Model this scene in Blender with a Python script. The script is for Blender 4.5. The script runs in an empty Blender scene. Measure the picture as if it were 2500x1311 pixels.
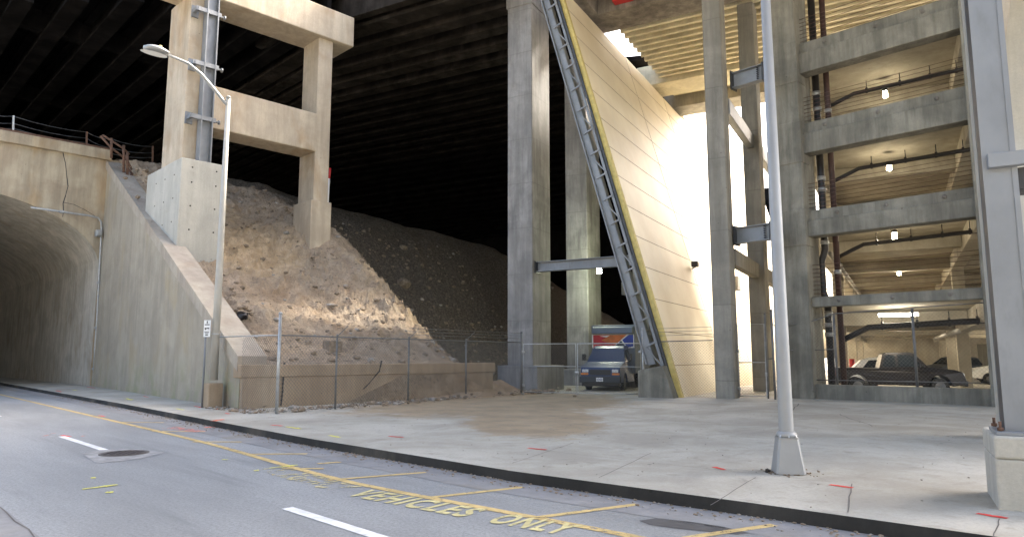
import bpy, bmesh, math, random
from mathutils import Vector, Matrix, noise
random.seed(7)
S = bpy.context.scene
C = S.collection
R = math.radians
# ---------------------------------------------------------------- camera
EYE = 1.68
F = 1700.0                      # focal length in photograph pixels (2500 wide)
PITCH = math.atan(215 / F)
YAW = R(45)
cd = bpy.data.cameras.new('camera'); cam = bpy.data.objects.new('camera', cd); C.objects.link(cam)
cd.sensor_width = 36; cd.lens = 36 * F / 2500; cd.clip_end = 3000; cd.clip_start = .1
cam.location = (0, 0, EYE); cam.rotation_euler = (R(90) + PITCH, 0, YAW)
S.camera = cam
# ---------------------------------------------------------------- light
SUN_EL, SUN_AZ = R(45), R(83)          # azimuth the light comes from, counter-clockwise from +X
w = bpy.data.worlds.new('World'); S.world = w; w.use_nodes = True
nt = w.node_tree; bg = nt.nodes['Background']
sky = nt.nodes.new('ShaderNodeTexSky'); sky.sky_type = 'NISHITA'; sky.sun_disc = False
sky.sun_elevation = SUN_EL; sky.sun_rotation = R(90) - SUN_AZ
sky.dust_density = 7.0; sky.air_density = 1.0; sky.ozone_density = .3
nt.links.new(sky.outputs[0], bg.inputs[0]); bg.inputs[1].default_value = 0.15
sd = bpy.data.lights.new('sun', 'SUN'); sd.energy = 2.4; sd.angle = R(8); sd.color = (1, .95, .86)
sun = bpy.data.objects.new('sun', sd); C.objects.link(sun)
dv = Vector((math.cos(SUN_EL) * math.cos(SUN_AZ), math.cos(SUN_EL) * math.sin(SUN_AZ), math.sin(SUN_EL)))
sun.rotation_euler = dv.to_track_quat('Z', 'Y').to_euler()
sun.location = dv * 60
vs = S.view_settings; vs.view_transform = 'Standard'; vs.look = 'None'; vs.exposure = 2.88; vs.gamma = 1
S.cycles.max_bounces = 8; S.cycles.diffuse_bounces = 6; S.cycles.transparent_max_bounces = 12
S.cycles.sample_clamp_indirect = 6

# ---------------------------------------------------------------- measuring helpers
_fw = Vector((-math.sin(YAW) * math.cos(PITCH), math.cos(YAW) * math.cos(PITCH), math.sin(PITCH)))
_rt = Vector((math.cos(YAW), math.sin(YAW), 0)); _up = _rt.cross(_fw); EYEV = Vector((0, 0, EYE))
def ray(px, py): return _fw + _rt * (px - 1250) / F + _up * (655.5 - py) / F
def AZ(px, py, z=0): d = ray(px, py); return EYEV + d * (z - EYE) / d.z
def AX(px, py, x): d = ray(px, py); return EYEV + d * x / d.x
def AY(px, py, y): d = ray(px, py); return EYEV + d * y / d.y
SK = R(16)                      # the viaduct and the car park frame are turned 16 degrees from the street
def K(a, b, z=0): return Vector((a * math.cos(SK) - b * math.sin(SK), a * math.sin(SK) + b * math.cos(SK), z))
MK = Matrix.Rotation(SK, 4, 'Z'); MW = Matrix.Identity(4)

# ---------------------------------------------------------------- materials
def nodes(m):
    m.use_nodes = True; t = m.node_tree; return t, t.nodes['Principled BSDF']
def N(t, kind, **kw):
    n = t.nodes.new(kind)
    for k, v in kw.items():
        if k in n.inputs.keys() if isinstance(k, str) else False: n.inputs[k].default_value = v
        else: setattr(n, k, v)
    return n
def noise_n(t, vec, scale, detail=6, rough=.6, dist=0):
    n = t.nodes.new('ShaderNodeTexNoise'); n.inputs['Scale'].default_value = scale
    n.inputs['Detail'].default_value = detail; n.inputs['Roughness'].default_value = rough
    n.inputs['Distortion'].default_value = dist
    t.links.new(vec, n.inputs['Vector']); return n.outputs['Fac']
def ramp(t, fac, a, b, ca=0, cb=1):
    n = t.nodes.new('ShaderNodeMapRange'); n.interpolation_type = 'SMOOTHSTEP'
    n.inputs['From Min'].default_value = a; n.inputs['From Max'].default_value = b
    n.inputs['To Min'].default_value = ca; n.inputs['To Max'].default_value = cb
    t.links.new(fac, n.inputs['Value']); return n.outputs['Result']
def mix(t, fac, a, b, mode='MIX'):
    n = t.nodes.new('ShaderNodeMix'); n.data_type = 'RGBA'; n.blend_type = mode
    for s, v in ((0, fac), (6, a), (7, b)):
        if hasattr(v, 'links'): t.links.new(v, n.inputs[s])
        elif s == 0: n.inputs[0].default_value = v
        else: n.inputs[s].default_value = (*v, 1)
    return n.outputs[2]
def math_n(t, op, a, b=0):
    n = t.nodes.new('ShaderNodeMath'); n.operation = op
    for i, v in enumerate((a, b)):
        if hasattr(v, 'links'): t.links.new(v, n.inputs[i])
        else: n.inputs[i].default_value = v
    return n.outputs[0]
def pos(t):
    return t.nodes.new('ShaderNodeNewGeometry').outputs['Position']
def mapped(t, vec, sc):
    n = t.nodes.new('ShaderNodeMapping'); n.inputs['Scale'].default_value = sc
    t.links.new(vec, n.inputs['Vector']); return n.outputs[0]
def bump(t, bs, h, strength=.3, dist=.02):
    n = t.nodes.new('ShaderNodeBump'); n.inputs['Strength'].default_value = strength; n.inputs['Distance'].default_value = dist
    t.links.new(h, n.inputs['Height']); t.links.new(n.outputs[0], bs.inputs['Normal'])
def concrete(name, base, dark, stain=None, streak=.5, seam=0, seam_off=0, rough=.85, scale=1.0, moss=None, tie=False):
    m = bpy.data.materials.new(name); t, bs = nodes(m); p = pos(t)
    c = mix(t, ramp(t, noise_n(t, p, .55 * scale, 8, .65, .4), .35, .68), dark, base)
    if stain: c = mix(t, ramp(t, noise_n(t, mapped(t, p, (.5, .5, .28)), 1.1 * scale, 6, .6, .5), .5, .72, 0, .8), c, stain)
    st = ramp(t, noise_n(t, mapped(t, p, (1.3, 1.3, .1)), 1.6, 7, .65), .38, .62, 1 - .38 * streak, 1.03)
    st2 = ramp(t, noise_n(t, mapped(t, p, (1, 1, .25)), 5, 6, .7), .25, .6, 1 - .25 * streak, 1.0)
    v = t.nodes.new('ShaderNodeVectorMath'); v.operation = 'SCALE'
    t.links.new(c, v.inputs[0]); t.links.new(math_n(t, 'MULTIPLY', st, st2), v.inputs['Scale']); c = v.outputs[0]
    fine = noise_n(t, p, 22, 5, .7)
    c = mix(t, ramp(t, fine, .3, .75, .0, .22), c, tuple(x * .45 for x in base))
    # scattered bug holes / dark pitting
    vo = t.nodes.new('ShaderNodeTexVoronoi'); vo.inputs['Scale'].default_value = 1.6; t.links.new(p, vo.inputs['Vector'])
    c = mix(t, ramp(t, vo.outputs['Distance'], .035, .06, .65, 0), c, tuple(x * .3 for x in base))
    h = fine
    if seam:
        sx = t.nodes.new('ShaderNodeSeparateXYZ'); t.links.new(p, sx.inputs[0])
        wob = math_n(t, 'MULTIPLY', noise_n(t, p, 1.5, 3), .09)
        z = math_n(t, 'ADD', math_n(t, 'ADD', sx.outputs[2], wob), seam_off)
        fr = math_n(t, 'FRACT', math_n(t, 'DIVIDE', z, seam))
        ln = ramp(t, math_n(t, 'ABSOLUTE', math_n(t, 'SUBTRACT', fr, .5)), .0, .035 / seam, .55, 0)
        c = mix(t, ln, c, tuple(x * .35 for x in base))
        # each lift of concrete has its own tone
        fl = math_n(t, 'FLOOR', math_n(t, 'ADD', math_n(t, 'DIVIDE', z, seam), .5))
        wn = t.nodes.new('ShaderNodeTexWhiteNoise'); wn.noise_dimensions = '1D'; t.links.new(fl, wn.inputs['W'])
        c = mix(t, ramp(t, wn.outputs['Value'], 0, 1, 0, .32), c, tuple(x * .62 for x in base))
    if moss:
        sx = t.nodes.new('ShaderNodeSeparateXYZ'); t.links.new(p, sx.inputs[0])
        k = math_n(t, 'MULTIPLY', ramp(t, sx.outputs[2], .1, 2.0, 1, 0), ramp(t, noise_n(t, p, .9, 5, .6), .46, .68))
        c = mix(t, k, c, moss)
    t.links.new(c, bs.inputs['Base Color']); bs.inputs['Roughness'].default_value = rough; bs.inputs['Specular IOR Level'].default_value = 0.0 if 'soot' in name or 'dark_beam' in name else .25
    bump(t, bs, math_n(t, 'ADD', math_n(t, 'MULTIPLY', h, .5), noise_n(t, p, 3, 6, .6)), .35, .03)
    return m
def plain(name, col, rough=.5, metal=0, var=.25, scale=3, dirt=None, bmp=0, spec=.5):
    m = bpy.data.materials.new(name); t, bs = nodes(m); p = pos(t)
    c = mix(t, ramp(t, noise_n(t, p, scale, 6, .6), .3, .7), tuple(x * (1 - var) for x in col), tuple(min(1, x * (1 + var * .4)) for x in col))
    if dirt: c = mix(t, ramp(t, noise_n(t, mapped(t, p, (1, 1, .3)), scale * 2.3, 6, .7), .52, .75, 0, .8), c, dirt)
    t.links.new(c, bs.inputs['Base Color']); bs.inputs['Roughness'].default_value = rough
    bs.inputs['Metallic'].default_value = metal; bs.inputs['Specular IOR Level'].default_value = spec
    if bmp: bump(t, bs, noise_n(t, p, scale * 6, 4), bmp, .01)
    return m
def glass(name, col=(.02, .025, .03)):
    m = bpy.data.materials.new(name); t, bs = nodes(m)
    bs.inputs['Base Color'].default_value = (*col, 1); bs.inputs['Roughness'].default_value = .12
    bs.inputs['Specular IOR Level'].default_value = .2; return m
def emit(name, col, s):
    m = bpy.data.materials.new(name); t, bs = nodes(m)
    bs.inputs['Base Color'].default_value = (.8, .8, .8, 1)
    bs.inputs['Emission Color'].default_value = (*col, 1); bs.inputs['Emission Strength'].default_value = s; return m
def worn_paint(name, col, wear=.5, scale=9):
    m = bpy.data.materials.new(name); t, bs = nodes(m); p = pos(t)
    bs.inputs['Base Color'].default_value = (*col, 1); bs.inputs['Roughness'].default_value = .75
    big = noise_n(t, p, .7, 3); k = math_n(t, 'ADD', noise_n(t, p, scale, 8, .75), math_n(t, 'MULTIPLY', big, .25))
    a = ramp(t, k, wear - .05 + .1, wear + .03 + .1)
    c = mix(t, ramp(t, noise_n(t, p, 4, 4), .3, .7), tuple(x * .72 for x in col), col)
    t.links.new(c, bs.inputs['Base Color']); t.links.new(a, bs.inputs['Alpha']); return m

M = {}
M['warm'] = concrete('warm_concrete', (.50, .43, .33), (.38, .32, .24), (.36, .27, .17), .5)
M['bent'] = concrete('bent_concrete', (.54, .46, .35), (.43, .36, .27), (.40, .29, .18), .35)
M['new'] = concrete('new_concrete', (.50, .48, .42), (.42, .405, .355), None, .25)
M['grey'] = concrete('grey_column_concrete', (.39, .375, .35), (.24, .23, .22), None, .9, seam=2.35)
M['slim'] = concrete('slim_column_concrete', (.33, .31, .26), (.23, .215, .185), None, .7, seam=3.1, seam_off=.8)
M['garage'] = concrete('garage_concrete', (.29, .275, .225), (.185, .175, .145), (.24, .22, .18), .8)
M['inside'] = concrete('garage_ceiling_concrete', (.46, .42, .34), (.33, .30, .24), (.27, .24, .19), .2)
M['wing'] = concrete('wing_wall_concrete', (.41, .365, .285), (.32, .285, .225), (.38, .31, .20), .28, moss=(.27, .27, .17))
M['coping'] = concrete('coping_concrete', (.45, .40, .32), (.36, .31, .25), (.34, .27, .2), .3)
M['portal'] = concrete('portal_concrete', (.50, .43, .31), (.38, .31, .22), (.42, .30, .17), .5)
M['tunnel'] = concrete('tunnel_concrete', (.58, .54, .46), (.42, .39, .33), (.36, .30, .22), .5)
M['lowwall'] = concrete('low_wall_concrete', (.44, .34, .23), (.35, .265, .18), (.48, .39, .28), .35)
M['soot'] = concrete('sooty_concrete', (.014, .013, .013), (.006, .006, .006), None, .4)  # near-black: the shade under the viaduct is put into the colour
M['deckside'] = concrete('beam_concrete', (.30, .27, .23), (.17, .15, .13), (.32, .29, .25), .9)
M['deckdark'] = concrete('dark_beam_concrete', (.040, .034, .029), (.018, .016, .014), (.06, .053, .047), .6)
M['deckmid'] = concrete('dark_beam_concrete_deep', (.022, .019, .017), (.010, .009, .008), None, .5)  # darker copy of the beam concrete, deck shade painted in
M['roofrib'] = concrete('ribbed_roof_concrete', (.72, .66, .48), (.5, .45, .32), None, .15)
M['steel'] = plain('painted_grey_steel', (.21, .22, .23), .5, .1, .2, 1.2, (.12, .12, .12), .05)
M['bluesteel'] = plain('blue_grey_steel', (.225, .24, .255), .5, .1, .15, .8, (.16, .165, .17), .03)
M['darksteel'] = plain('dark_steel', (.05, .052, .055), .55, .2, .3, 2)
M['galv'] = plain('galvanised_steel', (.42, .43, .43), .42, .55, .2, 6, (.3, .3, .29))
M['fencegalv'] = plain('weathered_galvanised_wire', (.17, .17, .165), .6, .4, .2, 6)
M['lampsteel'] = plain('lamp_pole_metal', (.30, .305, .30), .5, .2, .08, 2)
M['beigepole'] = plain('beige_pole_paint', (.40, .38, .33), .5, .1, .08, 2)
M['rust'] = plain('rusty_steel', (.16, .09, .06), .85, .2, .4, 8)
M['black'] = plain('black_cast_iron', (.02, .02, .022), .4, .2, .2, 5)
M['rubber'] = plain('tyre_rubber', (.02, .02, .02), .8, 0, .2, 8)
M['white'] = plain('white_paint', (.75, .75, .73), .5, 0, .05, 3)
M['red'] = plain('red_paint', (.55, .03, .03), .5, 0, .1, 3)
M['yellowedge'] = plain('yellow_insulation_edge', (.56, .45, .16), .8, 0, .2, 5, (.4, .3, .1), .2)
M['bluecar'] = plain('blue_van_paint', (.012, .035, .11), .35, .1, .1, 2)
M['navybox'] = plain('slate_box_body', (.12, .15, .2), .5, 0, .1, 2)
M['darkcar'] = plain('dark_grey_truck_paint', (.024, .021, .022), .28, .3, .15, 2)
M['whitecar'] = plain('white_car_paint', (.7, .7, .68), .3, 0, .05, 2)
M['greyplastic'] = plain('grey_bumper_plastic', (.04, .045, .05), .7, 0, .1, 4)
M['amber'] = plain('amber_lens', (.7, .22, .03), .3, 0, .1, 4)
M['lens'] = plain('clear_lamp_lens', (.55, .58, .6), .12, 0, .1, 4)
M['chrome'] = plain('dull_chrome', (.5, .5, .5), .25, .9, .1, 4)
M['glass'] = glass('dark_glass')
M['pipe_black'] = plain('black_drain_pipe', (.025, .022, .022), .45, 0, .3, 4)
M['pipe_dark'] = plain('dark_maroon_pipe', (.06, .028, .022), .6, 0, .3, 5)
M['pipe_grey'] = plain('grey_drain_pipe', (.35, .33, .29), .5, 0, .3, 4)
M['cable'] = plain('steel_guard_cable', (.16, .10, .08), .6, .4, .3, 9)
M['rockw'] = plain('pale_rock', (.34, .31, .27), .9, 0, .3, 6, None, .4)
M['rockb'] = plain('brown_rock', (.26, .20, .14), .95, 0, .4, 6, None, .5)
M['lampglow'] = emit('garage_lamp_glow', (1, .86, .58), 14)
M['tubeglow'] = emit('tube_lamp_glow', (1, .95, .82), 9)
M['worklight'] = emit('work_light_glow', (.9, 1, .7), 60)
M['redspray'] = worn_paint('red_spray_paint', (.75, .05, .04), .36, 14)
M['orangespray'] = worn_paint('orange_spray_paint', (.85, .16, .05), .48, 10)
M['pinkspray'] = worn_paint('faded_pink_spray_paint', (.72, .25, .22), .56, 12)
M['yellowspray'] = worn_paint('yellow_spray_paint', (.75, .72, .12), .42, 14)
M['yline'] = worn_paint('worn_yellow_line_paint', (.58, .43, .18), .44, 12)
M['yletter'] = worn_paint('worn_yellow_letter_paint', (.62, .55, .27), .43, 10)
M['yfaint'] = worn_paint('very_worn_yellow_letter_paint', (.60, .52, .27), .56, 9)
M['wline'] = worn_paint('white_line_paint', (.75, .76, .76), .34, 16)

# asphalt
def asphalt():
    m = bpy.data.materials.new('asphalt'); t, bs = nodes(m); p = pos(t)
    c = mix(t, ramp(t, noise_n(t, mapped(t, p, (.25, 1, 1)), .5, 8, .6, .3), .35, .65), (.218, .228, .228), (.305, .318, .318))
    c = mix(t, ramp(t, noise_n(t, p, 26, 7, .9), .44, .60, 0, .6), c, (.11, .11, .115))
    c = mix(t, ramp(t, noise_n(t, mapped(t, p, (.12, 1.6, 1)), 1.1, 6, .6), .55, .72, 0, .6), c, (.135, .143, .145))
    c = mix(t, ramp(t, noise_n(t, p, 2.6, 8, .7, .6), .62, .72, 0, .5), c, (.34, .34, .34))
    vo = t.nodes.new('ShaderNodeTexVoronoi'); vo.inputs['Scale'].default_value = .9; t.links.new(p, vo.inputs['Vector'])
    c = mix(t, ramp(t, vo.outputs['Distance'], .02, .05, .7, 0), c, (.4, .4, .38))
    t.links.new(c, bs.inputs['Base Color']); bs.inputs['Roughness'].default_value = .72
    bump(t, bs, noise_n(t, p, 90, 3, .8), .3, .01); return m
M['asphalt'] = asphalt()
def pavement():
    m = bpy.data.materials.new('pavement_concrete'); t, bs = nodes(m); p = pos(t)
    c = mix(t, ramp(t, noise_n(t, p, .45, 8, .62, .4), .35, .66), (.32, .30, .25), (.45, .43, .37))
    c = mix(t, ramp(t, noise_n(t, p, 2.2, 8, .7, .4), .52, .70, 0, .6), c, (.23, .215, .175))
    c = mix(t, ramp(t, noise_n(t, p, 18, 7, .85), .45, .62, 0, .4), c, (.25, .235, .2))
    c = mix(t, ramp(t, noise_n(t, mapped(t, p, (1, .35, 1)), .8, 9, .7, .8), .52, .7, 0, .5), c, (.24, .225, .195))
    vo = t.nodes.new('ShaderNodeTexVoronoi'); vo.inputs['Scale'].default_value = 1.3; t.links.new(p, vo.inputs['Vector'])
    c = mix(t, ramp(t, vo.outputs['Distance'], .03, .06, .7, 0), c, (.12, .11, .10))
    # washed-out brown soil spread over the lot in front of the gate, with a ragged edge
    sx = t.nodes.new('ShaderNodeSeparateXYZ'); t.links.new(p, sx.inputs[0])
    def ell(cx, cy, rx, ry, ang):
        mp = t.nodes.new('ShaderNodeMapping'); mp.vector_type = 'TEXTURE'
        mp.inputs['Location'].default_value = (cx, cy, 0); mp.inputs['Rotation'].default_value = (0, 0, ang); mp.inputs['Scale'].default_value = (rx, ry, 1e6)
        t.links.new(p, mp.inputs['Vector']); l = t.nodes.new('ShaderNodeVectorMath'); l.operation = 'LENGTH'
        t.links.new(mp.outputs[0], l.inputs[0]); return l.outputs['Value']
    e = math_n(t, 'MINIMUM', ell(-18.8, 18.2, 7.0, 4.7, R(112)), ell(-13.2, 14.0, 4.6, 1.9, R(135)))
    e = math_n(t, 'ADD', e, math_n(t, 'MULTIPLY', math_n(t, 'SUBTRACT', noise_n(t, p, 1.1, 9, .72, .3), .5), 1.15))
    soil = mix(t, ramp(t, noise_n(t, p, .9, 6, .6), .3, .7), (.22, .165, .10), (.33, .25, .15))
    soil = mix(t, ramp(t, noise_n(t, p, 3, 7, .7), .5, .7, 0, .6), soil, (.14, .12, .10))
    c = mix(t, ramp(t, e, .8, 1.12, .88, 0), c, soil)
    t.links.new(c, bs.inputs['Base Color']); bs.inputs['Roughness'].default_value = .9
    bump(t, bs, math_n(t, 'ADD', noise_n(t, p, 40, 5, .8), noise_n(t, p, 4, 5, .6)), .35, .012); return m
M['pavement'] = pavement()
M['gutter'] = concrete('gutter_concrete', (.30, .30, .30), (.22, .22, .22), (.2, .17, .12), .2)
M['kerbface'] = concrete('dirty_kerb_face', (.06, .058, .054), (.03, .03, .028), (.11, .095, .075), .4)
def soil():
    m = bpy.data.materials.new('embankment_soil'); t, bs = nodes(m); p = pos(t)
    big = noise_n(t, p, .22, 6, .6, .5)
    grey = mix(t, ramp(t, noise_n(t, p, 1.8, 8, .7), .35, .65), (.32, .25, .18), (.47, .38, .28))
    clay = mix(t, ramp(t, noise_n(t, p, 2.5, 7, .65), .35, .65), (.46, .34, .21), (.64, .50, .34))
    rose = mix(t, ramp(t, noise_n(t, p, 1.2, 7, .65), .35, .65), (.38, .275, .18), (.56, .43, .30))
    def blob(cx, cy, cz, r):
        n = t.nodes.new('ShaderNodeVectorMath'); n.operation = 'DISTANCE'; t.links.new(p, n.inputs[0]); n.inputs[1].default_value = (cx, cy, cz)
        return ramp(t, math_n(t, 'ADD', n.outputs['Value'], math_n(t, 'MULTIPLY', math_n(t, 'SUBTRACT', noise_n(t, p, .8, 8, .7, .5), .5), 4.5)), r * .55, r * 1.15, 1, 0)
    c = mix(t, ramp(t, big, .4, .6), rose, grey)
    f = math_n(t, 'MAXIMUM', math_n(t, 'MAXIMUM', blob(-33.5, 15.0, 7.2, 3.4), blob(-31, 21.2, 6.3, 1.8)), math_n(t, 'MAXIMUM', blob(-28.0, 22.2, 4, 1.8), blob(-37, 14.5, 9.5, 1.7)))
    c = mix(t, f, c, clay)
    # grey gravel over the back of the bank
    sx = t.nodes.new('ShaderNodeSeparateXYZ'); t.links.new(p, sx.inputs[0])
    line = math_n(t, 'ADD', math_n(t, 'ADD', sx.outputs[1], math_n(t, 'MULTIPLY', sx.outputs[0], -.28)), math_n(t, 'MULTIPLY', noise_n(t, p, .6, 6, .6), 3))
    c = mix(t, ramp(t, line, 31.6, 33.6, 0, .9), c, mix(t, ramp(t, noise_n(t, p, 7, 8, .85), .44, .58), (.05, .044, .038), (.19, .165, .14)))
    c = mix(t, ramp(t, noise_n(t, p, 10, 8, .85), .5, .64, 0, .75), c, (.12, .10, .082))
    c = mix(t, ramp(t, noise_n(t, mapped(t, p, (1, .5, 3)), 1.6, 9, .75, 1.2), .58, .66, 0, .7), c, (.13, .105, .085))
    c = mix(t, ramp(t, noise_n(t, p, 9, 7, .8), .6, .72, 0, .6), c, (.5, .46, .40))
    t.links.new(c, bs.inputs['Base Color']); bs.inputs['Roughness'].default_value = 1; bs.inputs['Specular IOR Level'].default_value = .1
    bump(t, bs, math_n(t, 'ADD', noise_n(t, p, 12, 8, .8), noise_n(t, p, 3, 6, .65)), .9, .12); return m
M['soil'] = soil()
def panel():
    m = bpy.data.materials.new('cream_wall_panels'); t, bs = nodes(m); p = pos(t)
    c = mix(t, ramp(t, noise_n(t, p, .5, 6, .6), .3, .7), (.68, .59, .42), (.76, .68, .51))
    c = mix(t, ramp(t, noise_n(t, mapped(t, p, (1, 1, .2)), 1.2, 6, .6), .5, .75, 0, .4), c, (.66, .61, .48))
    t.links.new(c, bs.inputs['Base Color']); bs.inputs['Roughness'].default_value = .6; bump(t, bs, noise_n(t, p, 15, 4), .1, .01); return m
M['panel'] = panel()
M['pale'] = plain('pale_facade', (.8, .78, .74), .8, 0, .05)
M['joint'] = plain('panel_joint', (.34, .27, .17), .8)

# ---------------------------------------------------------------- builders
class MB:
    """collects shapes in a frame (street or skew) and links them as ONE mesh object"""
    def __init__(s, F=MW): s.v = []; s.f = []; s.F = F; s.mi = []; s.sm = []
    def add(s, vs, fs, mi=0, sm=False):
        o = len(s.v); s.v += [s.F @ Vector(q) for q in vs]; s.f += [[o + i for i in f] for f in fs]; s.mi += [mi] * len(fs); s.sm += [sm] * len(fs)
        return s
    def hexa(s, p, mi=0):   # 4 bottom + 4 top points
        return s.add(p, [(3, 2, 1, 0), (4, 5, 6, 7), (0, 1, 5, 4), (1, 2, 6, 5), (2, 3, 7, 6), (3, 0, 4, 7)], mi)
    def box(s, x0, x1, y0, y1, z0, z1, mi=0):
        return s.hexa([(x0, y0, z0), (x1, y0, z0), (x1, y1, z0), (x0, y1, z0), (x0, y0, z1), (x1, y0, z1), (x1, y1, z1), (x0, y1, z1)], mi)
    def bevel_box(s, x0, x1, y0, y1, z0, z1, b=.03, mi=0):
        bm = bmesh.new(); bmesh.ops.create_cube(bm, size=1)
        for v in bm.verts: v.co = Vector(((x0 + x1) / 2 + v.co.x * (x1 - x0), (y0 + y1) / 2 + v.co.y * (y1 - y0), (z0 + z1) / 2 + v.co.z * (z1 - z0)))
        bmesh.ops.bevel(bm, geom=bm.edges[:], offset=b, segments=2, affect='EDGES', profile=.5)
        s.add([v.co.copy() for v in bm.verts], [[v.index for v in f.verts] for f in bm.faces], mi); bm.free(); return s
    def bar(s, a, b, w, h=None, up=(0, 0, 1), mi=0):   # rectangular bar a->b
        a, b = Vector(a), Vector(b); d = (b - a).normalized(); u = Vector(up)
        if abs(d.dot(u)) > .99: u = Vector((1, 0, 0))
        r = d.cross(u).normalized(); u = r.cross(d).normalized(); h = h or w; r *= w / 2; u *= h / 2
        return s.add([a - r - u, a + r - u, a + r + u, a - r + u, b - r - u, b + r - u, b + r + u, b - r + u],
                     [(3, 2, 1, 0), (4, 5, 6, 7), (0, 1, 5, 4), (1, 2, 6, 5), (2, 3, 7, 6), (3, 0, 4, 7)], mi)
    def tube(s, pts, r, n=8, mi=0, cap=True):
        pts = [Vector(p) for p in pts]; rr = r if isinstance(r, (list, tuple)) else [r] * len(pts); vs = []; fs = []
        prev = None
        for i, p in enumerate(pts):
            d = (pts[min(i + 1, len(pts) - 1)] - pts[max(i - 1, 0)]).normalized()
            u = prev if prev is not None else (Vector((0, 0, 1)) if abs(d.z) < .9 else Vector((1, 0, 0)))
            x = d.cross(u); x = (x if x.length > 1e-6 else d.orthogonal()).normalized(); u = x.cross(d).normalized(); prev = u
            vs += [p + (x * math.cos(2 * math.pi * k / n) + u * math.sin(2 * math.pi * k / n)) * rr[i] for k in range(n)]
        for i in range(len(pts) - 1):
            for k in range(n): fs.append((i * n + k, i * n + (k + 1) % n, (i + 1) * n + (k + 1) % n, (i + 1) * n + k))
        if cap: fs += [tuple(range(n))[::-1], tuple((len(pts) - 1) * n + k for k in range(n))]
        return s.add(vs, fs, mi, True)
    def prism(s, poly, z0, z1, mi=0):   # poly of (x, y)
        n = len(poly); return s.add([(x, y, z0) for x, y in poly] + [(x, y, z1) for x, y in poly],
                     [tuple(range(n))[::-1], tuple(range(n, 2 * n))] + [(i, (i + 1) % n, n + (i + 1) % n, n + i) for i in range(n)], mi)
    def slab(s, poly, off, mi=0):      # poly of 3-D points extruded by vector
        n = len(poly); o = Vector(off); P = [Vector(q) for q in poly]
        return s.add(P + [q + o for q in P], [tuple(range(n))[::-1], tuple(range(n, 2 * n))] + [(i, (i + 1) % n, n + (i + 1) % n, n + i) for i in range(n)], mi)
    def ibeam(s, a, b, d, w, t=.03, up=(0, 0, 1), mi=0):   # I section, depth d along up
        a, b = Vector(a), Vector(b); dr = (b - a).normalized(); r = dr.cross(Vector(up)).normalized(); u = r.cross(dr).normalized()
        s.bar(a + u * (d / 2 - t / 2), b + u * (d / 2 - t / 2), w, t, u, mi); s.bar(a - u * (d / 2 - t / 2), b - u * (d / 2 - t / 2), w, t, u, mi)
        return s.bar(a, b, t * .7, d - 2 * t, u, mi)
    def build(s, name, mat, parent=None, bevel=0, **kw):
        me = bpy.data.meshes.new(name); o = bpy.data.objects.new(name, me); C.objects.link(o)
        inv = parent.matrix_world.inverted() if parent is not None else None
        if parent is None and s.v and not kw.get('kind'):   # origin at the base of the thing
            c = Vector((sum(v.x for v in s.v) / len(s.v), sum(v.y for v in s.v) / len(s.v), min(v.z for v in s.v)))
            o.location = c; inv = Matrix.Translation(-c)
        vs = [inv @ v for v in s.v] if inv is not None else s.v
        me.from_pydata(vs, [], s.f)
        for mm in (mat if isinstance(mat, (list, tuple)) else [mat]): me.materials.append(M[mm] if isinstance(mm, str) else mm)
        me.polygons.foreach_set('material_index', s.mi); me.polygons.foreach_set('use_smooth', s.sm)
        bm = bmesh.new(); bm.from_mesh(me); bmesh.ops.recalc_face_normals(bm, faces=bm.faces[:]); bm.to_mesh(me); bm.free(); me.update()
        if parent is not None: o.parent = parent
        if bevel:
            md = o.modifiers.new('bevel', 'BEVEL'); md.width = bevel; md.segments = 2; md.limit_method = 'ANGLE'; md.angle_limit = R(40)
        for k, v in kw.items(): o[k] = v
        MADE.append(o); return o
MADE = []
def thing(name, loc, label, cat, group=None, rz=0):
    o = bpy.data.objects.new(name, None); C.objects.link(o); o.location = loc; o.rotation_euler = (0, 0, rz)
    o.matrix_world = Matrix.Translation(Vector(loc)) @ Matrix.Rotation(rz, 4, 'Z')
    o['label'] = label; o['category'] = cat; o.empty_display_size = .2
    if group: o['group'] = group
    return o
def copy_tree(o, parent=None):
    c = o.copy(); C.objects.link(c)
    if parent is not None: c.parent = parent; c.matrix_parent_inverse = o.matrix_parent_inverse.copy()
    for ch in o.children: copy_tree(ch, c)
    return c
def struct(mb, name, mat, **kw): return mb.build(name, mat, None, kind='structure', **kw)
RZ = -.15
# ================================================================ ground, road, kerb
def kerb_y(x):       # the kerb bends gently away to the left
    pts = [(-95, 11.5), (-55, 8.9), (-28, 8.1), (-18.4, 7.65), (-13.4, 7.45), (-7.5, 7.5), (-4, 7.85), (-1.4, 8.05), (8, 8.6), (70, 12)]
    for (a, ya), (b, yb) in zip(pts, pts[1:]):
        if x <= b: return ya + (yb - ya) * max(0, (x - a)) / (b - a)
    return pts[-1][1]
XS = [-95, -80, -65, -55, -45, -36, -28, -23, -18.4, -15.5, -13.4, -10.5, -7.5, -5.5, -4, -2.5, -1.4, 1, 4, 8, 30, 70]
def strip(f0, f1, z, xs=XS, mb=None):
    mb = mb or MB()
    for a, b in zip(xs, xs[1:]): mb.add([(a, f0(a), z), (b, f0(b), z), (b, f1(b), z), (a, f1(a), z)], [(0, 1, 2, 3)])
    return mb
m = MB(); m.add([(-900, -900, -.17), (900, -900, -.17), (900, 900, -.17), (-900, 900, -.17)], [(0, 1, 2, 3)]); struct(m, 'ground', 'pavement')
struct(strip(lambda x: 1.78, lambda x: kerb_y(x) - .75, RZ), 'road', 'asphalt')
struct(strip(lambda x: kerb_y(x) - .78, lambda x: kerb_y(x), RZ + .004), 'gutter', 'gutter')
struct(strip(lambda x: -3.5, lambda x: 1.82, RZ + .008), 'near_gutter', 'gutter')
m = MB()
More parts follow.
